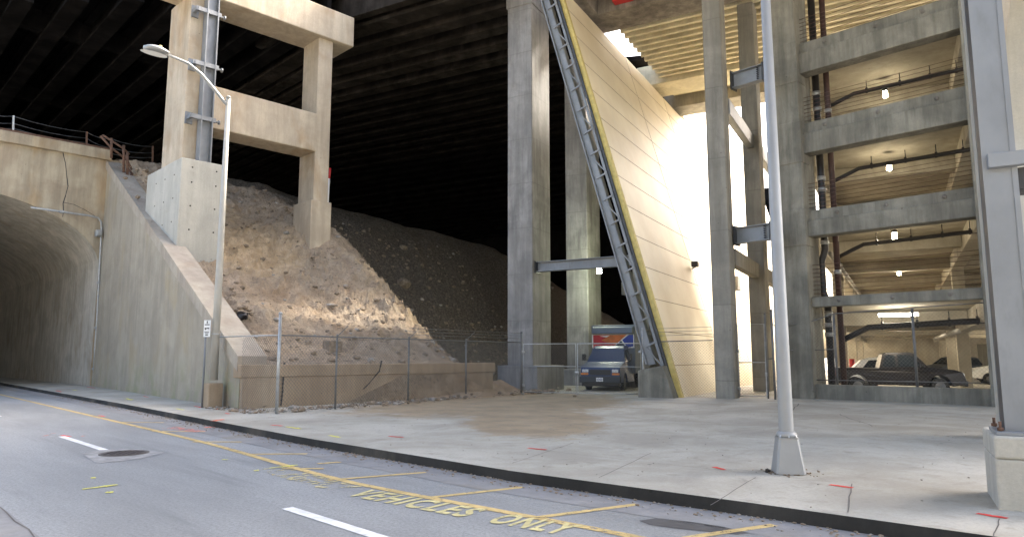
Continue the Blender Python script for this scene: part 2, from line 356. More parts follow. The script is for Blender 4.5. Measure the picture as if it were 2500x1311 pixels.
for a, b in zip(XS, XS[1:]):       # kerb: dirty face and pale top
    ya, yb = kerb_y(a), kerb_y(b)
    m.add([(a, ya - .015, RZ - .02), (b, yb - .015, RZ - .02), (b, yb, .004), (a, ya, .004), (a, ya + .16, .004), (b, yb + .16, .004), (b, yb + .16, RZ - .02), (a, ya + .16, RZ - .02)],
          [(0, 1, 2, 3)], 0)
    m.add([(a, ya, .004), (b, yb, .004), (b, yb + .16, .004), (a, ya + .16, .004)], [(0, 1, 2, 3)], 1)
struct(m, 'kerb', ['kerbface', 'pavement'])

# pavement slabs with real joints
m = MB()
joints = [(1735, 1232, 1845, 1165), (1462, 1165, 1590, 1105), (2070, 1250, 2080, 1180), (2425, 1310, 2440, 1265), (1250, 1130, 1400, 1080)]
strip(lambda x: kerb_y(x) + .16, lambda x: 110, 0, XS, m); struct(m, 'pavement', 'pavement')
m = MB()
def ground_line(pts, w, z, mb):
    for p, q in zip(pts, pts[1:]):
        p, q = Vector(p), Vector(q); d = (q - p); n = Vector((-d.y, d.x, 0)).normalized() * w / 2
        mb.add([(p + n), (q + n), (q - n), (p - n)], [(0, 1, 2, 3)])
def wob(p, q, n=8, amp=.03):
    p, q = Vector(p), Vector(q); return [p.lerp(q, i / n) + Vector((random.uniform(-amp, amp), random.uniform(-amp, amp), 0)) * (0 < i < n) for i in range(n + 1)]
for x0, y0, x1, y1 in joints:
    a, b = AZ(x0, y0, .005), AZ(x1, y1, .005); ground_line(wob(a, b, 6, .012), .012, 0, m)
back = [Vector((x, kerb_y(x) + 2.05, .005)) for x in (-9.6, -8, -6.5, -5, -3.8)]
ground_line(back, .008, 0, m)
for x in (-30, -27, -24, -21, -18.5, -16): ground_line([(x, kerb_y(x) + .1, .005), (x, kerb_y(x) + 2, .005)], .015, 0, m)
a, b = AZ(2130, 1040, .005), AZ(2050, 1010, .005); ground_line(wob(a, b, 8, .06), .02, 0, m)
a, b = AZ(1950, 985, .005), AZ(1925, 1010, .005); ground_line(wob(a, b, 8, .04), .03, 0, m)
M['joint_dark'] = plain('joint_dirt', (.12, .11, .10), .9); struct(m, 'pavement_joints', 'joint_dark')
m = MB()   # crack between the near gutter and the road
ground_line(wob((-40, 1.8, RZ + .012), (-5, 1.78, RZ + .012), 60, .03), .016, 0, m); struct(m, 'road_crack', 'joint_dark')

# ---- painted road markings
ZM = RZ + .006
m = MB(); yl = lambda x: 6.05 + .0 * x + (.02 * (-x - 9) if x < -9 else .03 * (x + 9)) - .28 * math.exp(-((x + 9.5) / 4) ** 2)
xs = [-60 + i * 1.0 for i in range(72)]
for a, b in zip(xs, xs[1:]): m.add([(a, yl(a) - .07, ZM), (b, yl(b) - .07, ZM), (b, yl(b) + .07, ZM), (a, yl(a) + .07, ZM)], [(0, 1, 2, 3)])
struct(m, 'yellow_lane_line', 'yline')
m = MB()
for x0, y0, x1, y1 in [(800, 1171, 1040, 1152), (1035, 1215, 1278, 1188), (1310, 1262, 1556, 1230), (1672, 1312, 1890, 1280), (600, 1108, 750, 1107), (470, 1078, 590, 1078),
                       (775, 1131, 832, 1127), (690, 1143, 790, 1143), (370, 1052, 500, 1053), (290, 1030, 400, 1031)]:
    ground_line([AZ(x0, y0, ZM + .001), AZ(x1, y1, ZM + .001)], .11, 0, m)
struct(m, 'yellow_hatch_lines', 'yline')
m = MB()
for x0, x1 in [(-19.0, -15.5), (-8.15, -4.2), (-30.2, -26.6), (-41.5, -38)]:
    m.add([(x0, 4.2, ZM), (x1, 4.2, ZM), (x1, 4.35, ZM), (x0, 4.35, ZM)], [(0, 1, 2, 3)])
struct(m, 'white_lane_dashes', 'wline')
# stencilled words
def words(txt, x0, x1, y, h, mat, rot=0, z=ZM + .003, name='painted_words'):
    cu = bpy.data.curves.new('t', 'FONT'); cu.body = txt; cu.size = 1; cu.space_character = 1.2; cu.offset = .03
    ob = bpy.data.objects.new('t', cu); C.objects.link(ob); dg = bpy.context.evaluated_depsgraph_get(); dg.update()
    me = bpy.data.meshes.new_from_object(ob.evaluated_get(dg)); bpy.data.objects.remove(ob)
    xsv = [v.co.x for v in me.vertices]; lo, hi = min(xsv), max(xsv); ysv = [v.co.y for v in me.vertices]; yl_, yh = min(ysv), max(ysv)
    for v in me.vertices: v.co = Vector((x0 + (v.co.x - lo) / (hi - lo) * (x1 - x0), y + (v.co.y - yl_) / (yh - yl_) * h, z))
    me.materials.clear(); me.materials.append(M[mat]); o = bpy.data.objects.new(name, me); C.objects.link(o); return o
def stencil(txt, pa, pb, h, mat, name):
    a, b = AZ(*pa, ZM), AZ(*pb, ZM); o = words(txt, 0, (b - a).length, 0, h, mat, z=0, name=name)
    # thicken strokes and cut the stencil bridges by shifting nothing: thin road-coloured gaps are in the wear
    o.location = (a.x, a.y, ZM + .003); o.rotation_euler = (0, 0, math.atan2(b.y - a.y, b.x - a.x)); o['kind'] = 'structure'; return o
stencil('EMERGENCY', (618, 1147), (806, 1199), .52, 'yfaint', 'stencilled_word')
stencil('VEHICLES', (838, 1208), (1125, 1262), .50, 'yletter', 'stencilled_word')
stencil('ONLY', (1182, 1273), (1366, 1305), .50, 'yletter', 'stencilled_word')
# asphalt patch stain by the last bay
m = MB(); c = AZ(1640, 1285, ZM)
pl = [AZ(x, y, ZM - .002) for x, y in [(1560, 1270), (1600, 1264), (1680, 1272), (1760, 1284), (1830, 1300), (1800, 1304), (1720, 1296), (1640, 1288), (1585, 1280)]]
m.add(pl, [tuple(range(len(pl)))]); M['oil'] = plain('old_oil_stain', (.06, .06, .065), .7); struct(m, 'oil_stain', 'oil')

# ---- manhole
c = AZ(303, 1107, RZ); 
m = MB(); n = 40; ring = [(c.x + .62 * math.cos(2 * math.pi * k / n), c.y + .5 * math.sin(2 * math.pi * k / n)) for k in range(n)]
t = thing('manhole_cover', (c.x, c.y, RZ), 'round iron manhole cover set in a pale concrete patch in the road', 'manhole cover')
pt = [AZ(x, y, RZ + .007) for x, y in [(200, 1107), (240, 1098), (330, 1094), (365, 1100), (402, 1104), (345, 1118), (300, 1124), (235, 1130)]]
M['patch'] = plain('pale_patch', (.29, .29, .285), .9, 0, .35, 4); m = MB(); m.add(pt, [tuple(range(len(pt)))]); m.build('concrete_patch', 'patch', t)
m = MB(); m.prism([(c.x + .43 * math.cos(2 * math.pi * k / n), c.y + .43 * math.sin(2 * math.pi * k / n)) for k in range(n)], RZ + .009, RZ + .016); m.build('frame_ring', 'joint_dark', t)
m = MB(); m.prism([(c.x + .38 * math.cos(2 * math.pi * k / n), c.y + .38 * math.sin(2 * math.pi * k / n)) for k in range(n)], RZ + .012, RZ + .022)
for i in range(-4, 5):
    for j in range(-4, 5):
        if i * i + j * j < 17: m.box(c.x + i * .08 - .025, c.x + i * .08 + .025, c.y + j * .08 - .025, c.y + j * .08 + .025, RZ + .02, RZ + .028)
M['iron'] = plain('worn_iron', (.07, .06, .058), .6, .5, .3, 8); m.build('lid', 'iron', t)

# ================================================================ portal wall, tunnel, wing wall
PX = -46.0; WY0, WY1 = 10.12, 11.62      # wing wall y at its foot and at the portal
def wing_y(x): return WY0 + (WY1 - WY0) * (-24.6 - x) / (46 - 24.6)
def arch(n=28, y0=3.5, hw=8.05, sp=6.9, rise=3.85):
    return [(y0 + hw * math.cos(math.pi * i / n), sp + rise * math.sin(math.pi * i / n)) for i in range(n + 1)]
ar = arch()
pt = thing('railway_bridge', (PX, 3.5, 0), 'old beige concrete arched railway bridge over the road with a cracked face', 'bridge')
m = MB(); ys = [y for y, z in ar]
m.box(PX - .0 - 14, PX, 11.55, 13.0, RZ - .05, 13.45)            # right pier, its street side is the tunnel wall
m.box(PX - 75, PX, -9, -4.55, RZ - .05, 13.45)
for (ya, za), (yb, zb) in zip(ar, ar[1:]):
    m.hexa([(PX - 75, yb, zb), (PX, yb, zb), (PX, ya, za), (PX - 75, ya, za), (PX - 75, yb, 13.45), (PX, yb, 13.45), (PX, ya, 13.45), (PX - 75, ya, 13.45)])
m.build('portal_wall', 'portal', pt)
m = MB()
ip = [(11.55, RZ)] + ar + [(-4.55, RZ)]
for (ya, za), (yb, zb) in zip(ip, ip[1:]):
    k = .004; m.add([(PX - 75, ya - k, za - k), (PX - .02, ya - k, za - k), (PX - .02, yb - k, zb - k), (PX - 75, yb - k, zb - k)], [(0, 1, 2, 3)])
m.build('tunnel_lining', 'tunnel', pt)
m = MB(); m.bevel_box(PX - 1, PX + .22, -12, 11.75, 13.36, 13.98, .03); m.build('cornice', 'portal', pt)
m = MB(); m.box(PX - .9, PX + .1, -12, 11.7, 13.98, 14.12); m.build('rusty_ledge', 'rust', pt)
m = MB()   # crack in the face
cr = [AX(x, y, PX + .006) for x, y in [(152, 362), (155, 380), (160, 400), (163, 430), (166, 455), (160, 478), (154, 497), (155, 515), (153, 530)]]
for p, q in zip(cr, cr[1:]):
    wv = Vector((0, .012 + random.random() * .014, 0)); m.add([p - wv, p + wv, q + wv, q - wv], [(0, 1, 2, 3)])
cr = [AX(x, y, PX + .006) for x, y in [(155, 495), (180, 500), (205, 512), (235, 530)]]
for p, q in zip(cr, cr[1:]): m.add([p, p + Vector((0, 0, .03)), q + Vector((0, 0, .02)), q], [(0, 1, 2, 3)])
m.build('crack', 'black', pt)
# conduit and small lamp box on the portal
t = thing('electrical_conduit', (PX + .1, 11.4, 0), 'grey conduit pipe running over the arch and down the portal corner', 'conduit')
xw = PX + .35
pts = [AX(75, 507, xw), AX(150, 517, xw), AX(225, 528, xw), AX(240, 532, xw), AX(247, 542, xw), AX(248, 560, xw)]
pts += [AX(243, 650, xw), AX(238, 760, xw), AX(232, 850, xw), AX(228, 937, xw)]
m = MB(); m.tube(pts, .055); m.build('pipe', 'galv', t)
for q in (AX(241, 690, xw), AX(235, 800, xw), AX(229, 900, xw), AX(150, 517, xw)): m = MB(); m.bevel_box(q.x - .1, q.x + .09, q.y - .09, q.y + .09, q.z - .07, q.z + .07, .01); m.build('clamp', 'galv', t)
q = AX(240, 570, PX + .3); m = MB(); m.bevel_box(q.x - .15, q.x + .2, q.y - .16, q.y + .16, q.z - .2, q.z + .2, .03); m.bevel_box(q.x + .2, q.x + .3, q.y - .12, q.y + .12, q.z - .16, q.z + .1, .02)
m.build('lamp_box', 'galv').update_tag(); MADE[-1]['label'] = 'small grey electrical box beside the conduit on the portal corner'; MADE[-1]['category'] = 'electrical box'

# wing wall with sloping coping
def cop_z(x): return 13.35 + (x + 46) * (2.72 - 13.35) / (46 - 24.6)
t = thing('wing_wall', (-35, 10.6, 0), 'tall streaked concrete wing wall with a sloping coping beside the pavement', 'retaining wall')
m = MB(); xe = -22.55
A, B = (-46, WY1), (xe, wing_y(xe))
m.add([(A[0], A[1], RZ), (B[0], B[1], RZ), (B[0], B[1], cop_z(xe) - .55), (A[0], A[1], cop_z(-46) - .55),
       (A[0], A[1] + 1.1, RZ), (B[0], B[1] + .6, RZ), (B[0], B[1] + .6, cop_z(xe) - .55), (A[0], A[1] + 1.1, cop_z(-46) - .55)],
      [(0, 1, 2, 3), (4, 7, 6, 5), (1, 5, 6, 2), (0, 3, 7, 4), (3, 2, 6, 7), (0, 4, 5, 1)]); m.build('wall_face', 'wing', t)
m = MB(); h = .5
xs_ = [-46.3, -40, -34, -28, -24.6, xe]
for a, b in zip(xs_, xs_[1:]):
    ya, yb = wing_y(a) - .1, wing_y(b) - .1; m.hexa([(a, ya, cop_z(a) - h), (b, yb, cop_z(b) - h), (b, yb + 1.0, cop_z(b) - h), (a, ya + 1.0, cop_z(a) - h), (a, ya, cop_z(a)), (b, yb, cop_z(b)), (b, yb + 1.0, cop_z(b)), (a, ya + 1.0, cop_z(a))])
m.build('coping', 'coping', t)
# low wall at the toe of the bank
t = thing('low_retaining_wall', (-22.6, 14, 0), 'low brown cracked retaining wall at the toe of the earth bank', 'retaining wall')
lw = lambda y: -22.35 - .03 * (y - 9.8)
m = MB()
def lowseg(ya, yb, z0, z1, off, mb, th=.55):
    mb.hexa([(lw(ya) + off, ya, z0), (lw(yb) + off, yb, z0), (lw(yb) - th, yb, z0), (lw(ya) - th, ya, z0), (lw(ya) + off, ya, z1), (lw(yb) + off, yb, z1), (lw(yb) - th, yb, z1), (lw(ya) - th, ya, z1)])
lowseg(10.0, 21.5, RZ, 1.02, 0, m); m.build('wall_face', 'lowwall', t)
m = MB(); lowseg(9.9, 21.6, 1.0, 1.42, .07, m); m.build('coping', 'lowwall', t, bevel=.03)
m = MB()
for pts in ([(692, 885), (690, 915), (688, 950), (684, 990)], [(930, 880), (925, 905), (900, 935), (885, 950)]):
    cr = [AX(x, y, lw(14) + .13) for x, y in pts]
    for p, q in zip(cr, cr[1:]): m.add([p, p + Vector((0, .07, 0)), q + Vector((0, .05, 0)), q], [(0, 1, 2, 3)])
m.build('crack', 'black', t)
m = MB(); lowseg(9.7, 21.5, 1.0, 1.03, .001, m)

# ================================================================ embankment
def sstep(a, b, x): t = max(0, min(1, (x - a) / (b - a))); return t * t * (3 - 2 * t)
def fbm(x, y, z, o=5): return noise.fractal(Vector((x, y, z)), 1.0, 2.1, o)
def bank(x, y):
    toe = -22.7 - 6.5 * sstep(20.5, 27.5, y) - .40 * max(0, y - 27)
    h0 = 1.25 * (1 - sstep(19, 22.5, y))
    cz = 13.75 - .11 * max(0, y - 20); cx = -46.5 + .12 * max(0, y - 26) - .52 * max(0, y - 42)
    t = (toe - x) / (toe - cx)
    if t < 0: return (h0 * (1 - sstep(0, 1.2, x - toe)) - .25) if (y > 21.5 or x < toe + .2) else -.4
    tt = min(1, t); z = h0 + (cz - h0) * (tt - .05 * math.sin(2 * math.pi * tt))
    if t > 1: z = cz + .15 * fbm(x * .3, y * .3, 1)
    e = sstep(0, .08, t) * (1 - sstep(.93, 1.05, t))
    z += e * 1.5 * math.exp(-(((x + 34.6) / 3.6) ** 2 + ((y - 19.8) / 3.2) ** 2))        # mound under the second column
    z += e * .9 * math.exp(-(((x + 30) / 3) ** 2 + ((y - 20.5) / 3) ** 2))
    z -= e * .7 * math.exp(-(((x + 33.5) / 1.6) ** 2 + ((y - 16.2) / 1.6) ** 2))            # scour beside the pedestal
    b = -x * .28 + y
    rough = (1 - sstep(31.0, 33.5, b)) * .8 + .2
    n = fbm(x * .35, y * .35, 3.1) * .34 + fbm(x * 1.1, y * 1.1, 7.7) * .13 * rough + fbm(x * 3.2, y * 3.2, 1.7, 4) * .075 * (rough + .3)
    # little clay ledges, broken by noise
    k = math.exp(-(((x + 32.6) / 3.2) ** 2 + ((y - 15.6) / 3.4) ** 2)) + .7 * math.exp(-(((x + 28.5) / 2.5) ** 2 + ((y - 20) / 2.5) ** 2))
    q = z + fbm(x * .6, y * .6, 9) * .5; n += k * (abs((q * 1.5) % 1 - .5) * 2) ** 4 * .6
    # gullies run down the slope
    n += e * rough * .2 * (1 - abs(noise.noise(Vector((x * .12, y * 1.1, 4.4)))) * 2) ** 3 * .6
    return z + e * n
m = MB(); vs = []; fs = []
ys_ = []; y = 10.35
while y < 85: ys_.append(y); y += .11 if y < 26 else (.2 if y < 36 else .8)
xs_ = []; x = -20.9
while x > -75: xs_.append(x); x -= .11 if x > -38 else (.2 if x > -48 else 2.0)
for y in ys_:
    for x in xs_:
        if y < 11.0 + .09 * max(0, -24 - x) * .9: yy = max(y, wing_y(x) + .6)
        else: yy = y
        z = bank(x, yy)
        if yy < 12.6 and x > -46: z = min(z, cop_z(x) - .12 + (yy - wing_y(x) - .6) * .3) if x < -24 else z
        vs.append((x, yy, z))
nx = len(xs_)
for j in range(len(ys_) - 1):
    for i in range(nx - 1): a = j * nx + i; fs.append((a, a + 1, a + nx + 1, a + nx))
m.add(vs, fs, 0, False); struct(m, 'earth_embankment', 'soil')

def rock_mesh(mb, c, r, seed, sub=1, flat=.7):
    bm = bmesh.new(); bmesh.ops.create_icosphere(bm, subdivisions=sub, radius=1); rot = Matrix.Rotation(seed * 1.7, 3, 'Z') @ Matrix.Rotation(seed, 3, 'X')
    out = []
    for v in bm.verts:
        k = 1 + .35 * noise.noise(v.co * 1.3 + Vector((seed * 3.1, 0, 0))); p = rot @ (v.co * k); out.append(Vector(c) + Vector((p.x * r, p.y * r, p.z * r * flat)))
    mb.add(out, [[v.index for v in f.verts] for f in bm.faces]); bm.free()
random.seed(11)
m = MB(); m2 = MB()
for i in range(4200):
    x = -22.9 - random.random() ** 1.15 * 20; y = 10.8 + random.random() * 26
    z = bank(x, y); r = .02 + random.random() ** 6 * .17
    rock_mesh(m if random.random() < .93 else m2, (x, y, z + r * .1), r, i * .37, 1)
for i in range(420):     # debris along the fence foot and below the gravel slope
    s = random.random(); x = -20.2 - 3.0 * s + random.gauss(0, .35); y = 10.2 + 13.5 * s + random.gauss(0, .3)
    rock_mesh(m if random.random() < .7 else m2, (x, y, .0 + random.random() * .05), .025 + random.random() ** 3 * .11, i * .61, 1)
for i in range(500):
    x = -25 + random.gauss(0, 1.6); y = 23.3 + random.gauss(0, 1.4)
    rock_mesh(m if random.random() < .7 else m2, (x, y, max(.02, bank(x, y)) + .02), .03 + random.random() ** 3 * .16, i * .77, 1)
for i in range(900):
    y = random.uniform(17.5, 24.3); x = -23.5 - .1 * (y - 19) + random.gauss(0, .8); k = math.exp(-((x + 23.6 + .1 * (y - 19)) / 1.3) ** 2) * sstep(16.5, 20.5, y) * (1 - sstep(22.8, 24.6, y))
    if x > -22.2: rock_mesh(m if random.random() < .75 else m2, (x, y, .62 * k), .02 + random.random() ** 4 * .13, i * .53, 1)
for i in range(180):
    x = random.uniform(-24, -20.3); y = random.uniform(9.3, 10.2)
    rock_mesh(m2 if random.random() < .5 else m, (x, y, .02), .02 + random.random() ** 3 * .07, i * .77, 1)
m.build('brown_stones', 'rockb', None, kind='stuff', label='brown stones scattered over the bank and along the fence foot', category='stones')
m2.build('pale_stones', 'rockw', None, kind='stuff', label='pale stones scattered over the bank', category='stones')
# rubble mounds by the fence
m = MB(); vs = []; fs = []; nx, ny = 60, 70
for j in range(ny):
    for i in range(nx):
        x = -27.5 + 6.9 * i / (nx - 1); y = 15.5 + 9.2 * j / (ny - 1)
        d = abs((x + 21.9 + .27 * (y - 18)) ) ; k = math.exp(-((x + 23.6 + .1 * (y - 19)) / 1.3) ** 2) * sstep(16.5, 20.5, y) * (1 - sstep(22.8, 24.6, y))
        z = .62 * k + .16 * k * fbm(x * 2, y * 2, 2) + .08 * fbm(x * 5, y * 5, 3) * k - .04
        vs.append((x, y, z))
for j in range(ny - 1):
    for i in range(nx - 1): a = j * nx + i; fs.append((a, a + 1, a + nx + 1, a + nx))
m.add(vs, fs); struct(m, 'rubble_mound', 'soil')
def rock_thing(px, py, r, mat, label, seed, flat=.7, on=None):
    d = ray(px, py); t0 = 15
    while t0 < 70:                       # march the sight line to the bank surface
        p = EYEV + d * t0
        if p.z < max(bank(p.x, p.y), 0): break
        t0 += .05
    m = MB(); rock_mesh(m, (p.x, p.y, p.z + r * flat * .5), r, seed, 2, flat); m.build('rock', mat, None, label=label, category='rock'); return p
rock_thing(810, 748, .26, 'rockw', 'small white rock lying alone in the middle of the earth slope', 3, .35)
rock_thing(985, 700, .50, 'rockb', 'big square brown boulder sticking out of the ridge of the slope', 5.3, .8)
rock_thing(985, 608, .32, 'rockb', 'brown boulder perched on the upper ridge of the slope', 7.1, .6)
rock_thing(1345, 705, .3, 'rockw', 'pale rock on the dark slope between the two tall columns', 9.2, .6)
rock_thing(718, 1000, .2, 'rockw', 'pale rock at the foot of the fence end post', 4.2, .5)
rock_thing(1188, 915, .5, 'rockw', 'grey slab tipped against the rubble left of the gate', 6.9, .4)
rock_thing(640, 995, .16, 'rockb', 'brown stone at the corner of the low retaining wall', 2.2, .6)
p = AX(815, 803, -24.2); p.z = bank(p.x, p.y) + .3
m = MB(); m.bevel_box(p.x - .3, p.x + .2, p.y - .3, p.y + .3, p.z - .35, p.z + .15, .03); m.build('concrete_block', 'rockb', None, label='small dark square block half buried at the bottom of the slope', category='block')
p = None
# hole with debris in the bank
d = ray(590, 772); t0 = 15
while (EYEV + d * t0).z > bank((EYEV + d * t0).x, (EYEV + d * t0).y): t0 += .05
p = EYEV + d * t0; t = thing('drain_hole', p, 'dark hole in the bank with stones around its rim beside the left lamp post', 'hole')
m = MB(); m.add([(p.x + .25 * math.cos(k * .524) * .9 + .1, p.y + .3 * math.cos(k * .524), p.z + .06 + .3 * math.sin(k * .524)) for k in range(12)], [tuple(range(12))])
m = MB(); rock_mesh(m, p + Vector((.02, 0, 0)), .26, 3.3, 2, .8); m.build('opening', 'black', t)
m = MB()
for k in range(9): a = .3 + k * .55; rock_mesh(m, p + Vector((.12, .36 * math.cos(a), .34 * math.sin(a))), .1 + .05 * random.random(), k * 1.3, 1)
m.build('rim_stones', 'rockb', t)
# marker pole on the crest
p = AX(800, 478, -36.2); q = AX(806, 411, -36.2)
t = thing('marker_pole', (p.x, p.y, p.z), 'white marker pole with a red top on the crest beside the second bent column', 'marker pole')
m = MB(); m.tube([p - Vector((0, 0, 1)), p.lerp(q, .62)], .055); m.build('shaft', 'white', t)
m = MB(); m.tube([p.lerp(q, .62), q], .065); m.build('red_sleeve', 'red', t)
# ================================================================ viaduct bent with cross beam and steel strut
random.seed(5)
t = thing('concrete_bent', (-33.9, 14.7, 8), 'beige two-column concrete bent with a cap and a cross beam standing on the earth bank', 'bridge support')
m = MB(); m.bevel_box(-35.7, -33, 11.35, 12.6, 6.5, 19.05, .05); m.build('column', 'bent', t)
m = MB(); m.bevel_box(-34.7, -33, 18.12, 18.98, 7.6, 19.05, .05); m.build('column', 'bent', t)
m = MB(); m.bevel_box(-34.6, -32.985, 12.3, 18.2, 12.55, 14.65, .05); m.build('cross_beam', 'bent', t)
m = MB(); m.bevel_box(-34.9, -32.7, 8.0, 20.1, 18.95, 20.68, .05); m.build('cap_beam', 'bent', t)
m = MB(); m.bevel_box(-34.85, -32.9, 17.95, 19.15, 6.8, 9.9, .04); m.build('footing', 'bent', t)
t = thing('concrete_pedestal', (-34, 12.2, 6), 'big smooth pale concrete pedestal block under the first bent column', 'pedestal')
m = MB(); m.bevel_box(-37.0, -32.4, 11.15, 13.1, 5.0, 10.68, .04); m.build('block', 'new', t)
for y in (11.65, 12.75):
    for z in (7.4, 8.5, 9.6, 10.3): m = MB(); m.tube([(-32.405, y, z), (-32.39, y, z)], .035, 8); m.build('tie_hole', 'soot', t)
for x in (-33.2, -34.4, -35.6):
    for z in (7.8, 8.9, 10.0): m = MB(); m.tube([(x, 11.155, z), (x, 11.14, z)], .035, 8); m.build('tie_hole', 'soot', t)
t = thing('steel_strut', (-32.6, 12.2, 10.7), 'grey steel H column bolted to the front of the first bent column', 'steel column')
m = MB(); m.ibeam((-32.65, 12.2, 10.68), (-32.65, 12.2, 20.9), .55, .5, .05, (0, 1, 0)); m.build('column_shaft', 'steel', t)
m = MB(); m.box(-32.7, -32.42, 12.1, 12.3, 10.7, 20.9)
for z in (12.75, 15.35, 18.0, 20.1):
    m = MB(); m.bar((-32.5, 11.5, z), (-32.5, 12.6, z), .16, .2); m.bar((-32.98, 11.5, z), (-32.45, 11.5, z), .16, .2); m.box(-33.0, -32.9, 11.38, 11.7, z - .28, z + .28); m.build('clamp_arm', 'steel', t)
    m = MB(); m.tube([(-32.6, 12.6, z), (-32.6, 12.85, z)], .05); m.tube([(-32.6, 12.78, z), (-32.6, 12.84, z)], .11); m.build('tie_bolt', 'steel', t)

# ================================================================ viaduct deck: girders turn from the skew line to the street line
t = thing('viaduct_deck', K(-25, 60, 20.5), 'dark underside of the wide concrete viaduct deck carried on many long girders', 'bridge deck')
DZ = 20.6
def gpath(b, aend=-14.3):
    if b < 33.2: aend = -17.45
    if 35.9 < b < 45: aend = -15.9
    x = -b / .8273; p0 = K(aend, b); p1 = Vector((x, -.573 * x, 0)); 
    if (K(0, b).x - 0) and p1.x > -33.2: p1 = K(-33, b) * 0 + K(aend, b) + (K(-1, b) - K(0, b)) * 0; 
    mid = Vector((-b / .8273, .573 * b / .8273, 0)); return [p0, mid, Vector((-125, mid.y, 0))]
def girder(mb, pts, w=.5, fl=.9, d=1.35, z=DZ):
    for a, b in zip(pts, pts[1:]):
        a, b = a.copy(), b.copy(); a.z = b.z = 0
        for (ww, z0, z1) in ((fl, 0, .22), (w * .5, .22, d), (fl * 1.2, d, d + .2)):
            mb.bar(a + Vector((0, 0, z + (z0 + z1) / 2)), b + Vector((0, 0, z + (z0 + z1) / 2)), ww, z1 - z0)
k = 0; b = 29.75
while b < 100:
    m = MB(); girder(m, gpath(b), fl=.85 if k else 1.1); m.build('girder', 'deckdark' if k < 5 else ('deckmid' if k < 13 else 'soot'), t); b += 1.9 if b < 60 else 2.6; k += 1  # girder colour steps darker with depth, painting in the shade under the deck
y = 19.0
while y > -12:
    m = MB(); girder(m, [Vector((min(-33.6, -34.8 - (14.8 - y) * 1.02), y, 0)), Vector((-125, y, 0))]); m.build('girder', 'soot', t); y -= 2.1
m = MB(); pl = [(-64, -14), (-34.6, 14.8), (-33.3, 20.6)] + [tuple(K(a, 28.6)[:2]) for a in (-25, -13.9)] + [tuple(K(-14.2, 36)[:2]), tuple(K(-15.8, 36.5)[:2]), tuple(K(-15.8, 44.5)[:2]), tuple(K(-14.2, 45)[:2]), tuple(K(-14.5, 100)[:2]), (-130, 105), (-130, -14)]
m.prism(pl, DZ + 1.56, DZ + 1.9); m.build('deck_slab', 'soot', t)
m = MB()
for xx in (-48, -62, -80): m.box(xx, xx + .5, -24, 60, DZ + .25, DZ + 1.5)
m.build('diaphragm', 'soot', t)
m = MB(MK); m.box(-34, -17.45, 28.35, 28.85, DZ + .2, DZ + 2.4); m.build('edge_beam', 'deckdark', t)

m = MB(MK); m.box(-140, -14, 96, 97, -.1, 24); m.build('far_shade_wall', 'soot', None, label='dark wall added deep under the viaduct to shut out daylight', category='wall')  # added to close the far end so the deck underside stays dark
m = MB(); m.box(-128, -127, -28, 100, 13, 24); m.build('rear_shade_wall', 'soot', None, label='dark wall added at the far left end of the viaduct to shut out daylight', category='wall')  # added to block daylight coming in from the left under the deck
# tall columns ---------------------------------------------------------------
def tall_col(a0, a1, b0, b1, z0, z1, mat, label, foot=None, cat='column', group=None, br=None):
    c = K((a0 + a1) / 2, (b0 + b1) / 2, z0); t = thing('concrete_column', c, label, cat, group, SK)
    m = MB(MK); m.bevel_box(a0, a1, b0, b1, z0, z1, .05); m.build('shaft', mat, t)
    if foot: m = MB(MK); m.bevel_box(*foot, .04); m.build('footing', mat, t)
    return t
tc = tall_col(-17.4, -15.95, 30.9, 33.0, 0, 24, 'grey', 'tallest grey concrete column in the middle, with board marks, behind the left gate', (-17.75, -15.5, 30.5, 33.6, -.2, 1.25))
m = MB(MK); m.bevel_box(-17.46, -15.9, 30.85, 33.05, 20.2, 24, .03); m.build('column_head', 'grey', tc)
tall_col(-17.75, -16.3, 38.9, 41.0, 0, 20.5, 'grey', 'second tall grey concrete column standing behind the box truck')
tall_col(-16.3, -15.2, 47, 49, 0, 20.5, 'grey', 'far grey concrete column half hidden behind the second tall column')
m = MB(MK); m.bevel_box(-17, -9, 46.6, 47.6, 6.0, 6.9, .03); m.build('concrete_tie_beam', 'grey', None, label='dark concrete tie beam between the far columns behind the work light', category='beam')
m = MB(MK); m.bevel_box(-19, -13, 37.9, 38.6, -.1, .95, .03); m.build('concrete_ledge', 'grey', None, label='low concrete ledge on the ground behind the gate', category='ledge')
# slim columns A, B and D of the right-hand row
ca = tall_col(-6.72, -5.95, 29.25, 30.3, -.05, 27.5, 'slim', 'slim tall concrete column nearest the fence, at the left of the bright opening')
cb = tall_col(-6.45, -5.65, 36.0, 37.2, -.05, 27.5, 'slim', 'slim tall concrete column in the middle of the bright opening')
tall_col(-6.35, -5.6, 43.6, 44.6, -.05, 27.5, 'slim', 'slim tall concrete column at the right of the bright opening, farthest of its row')
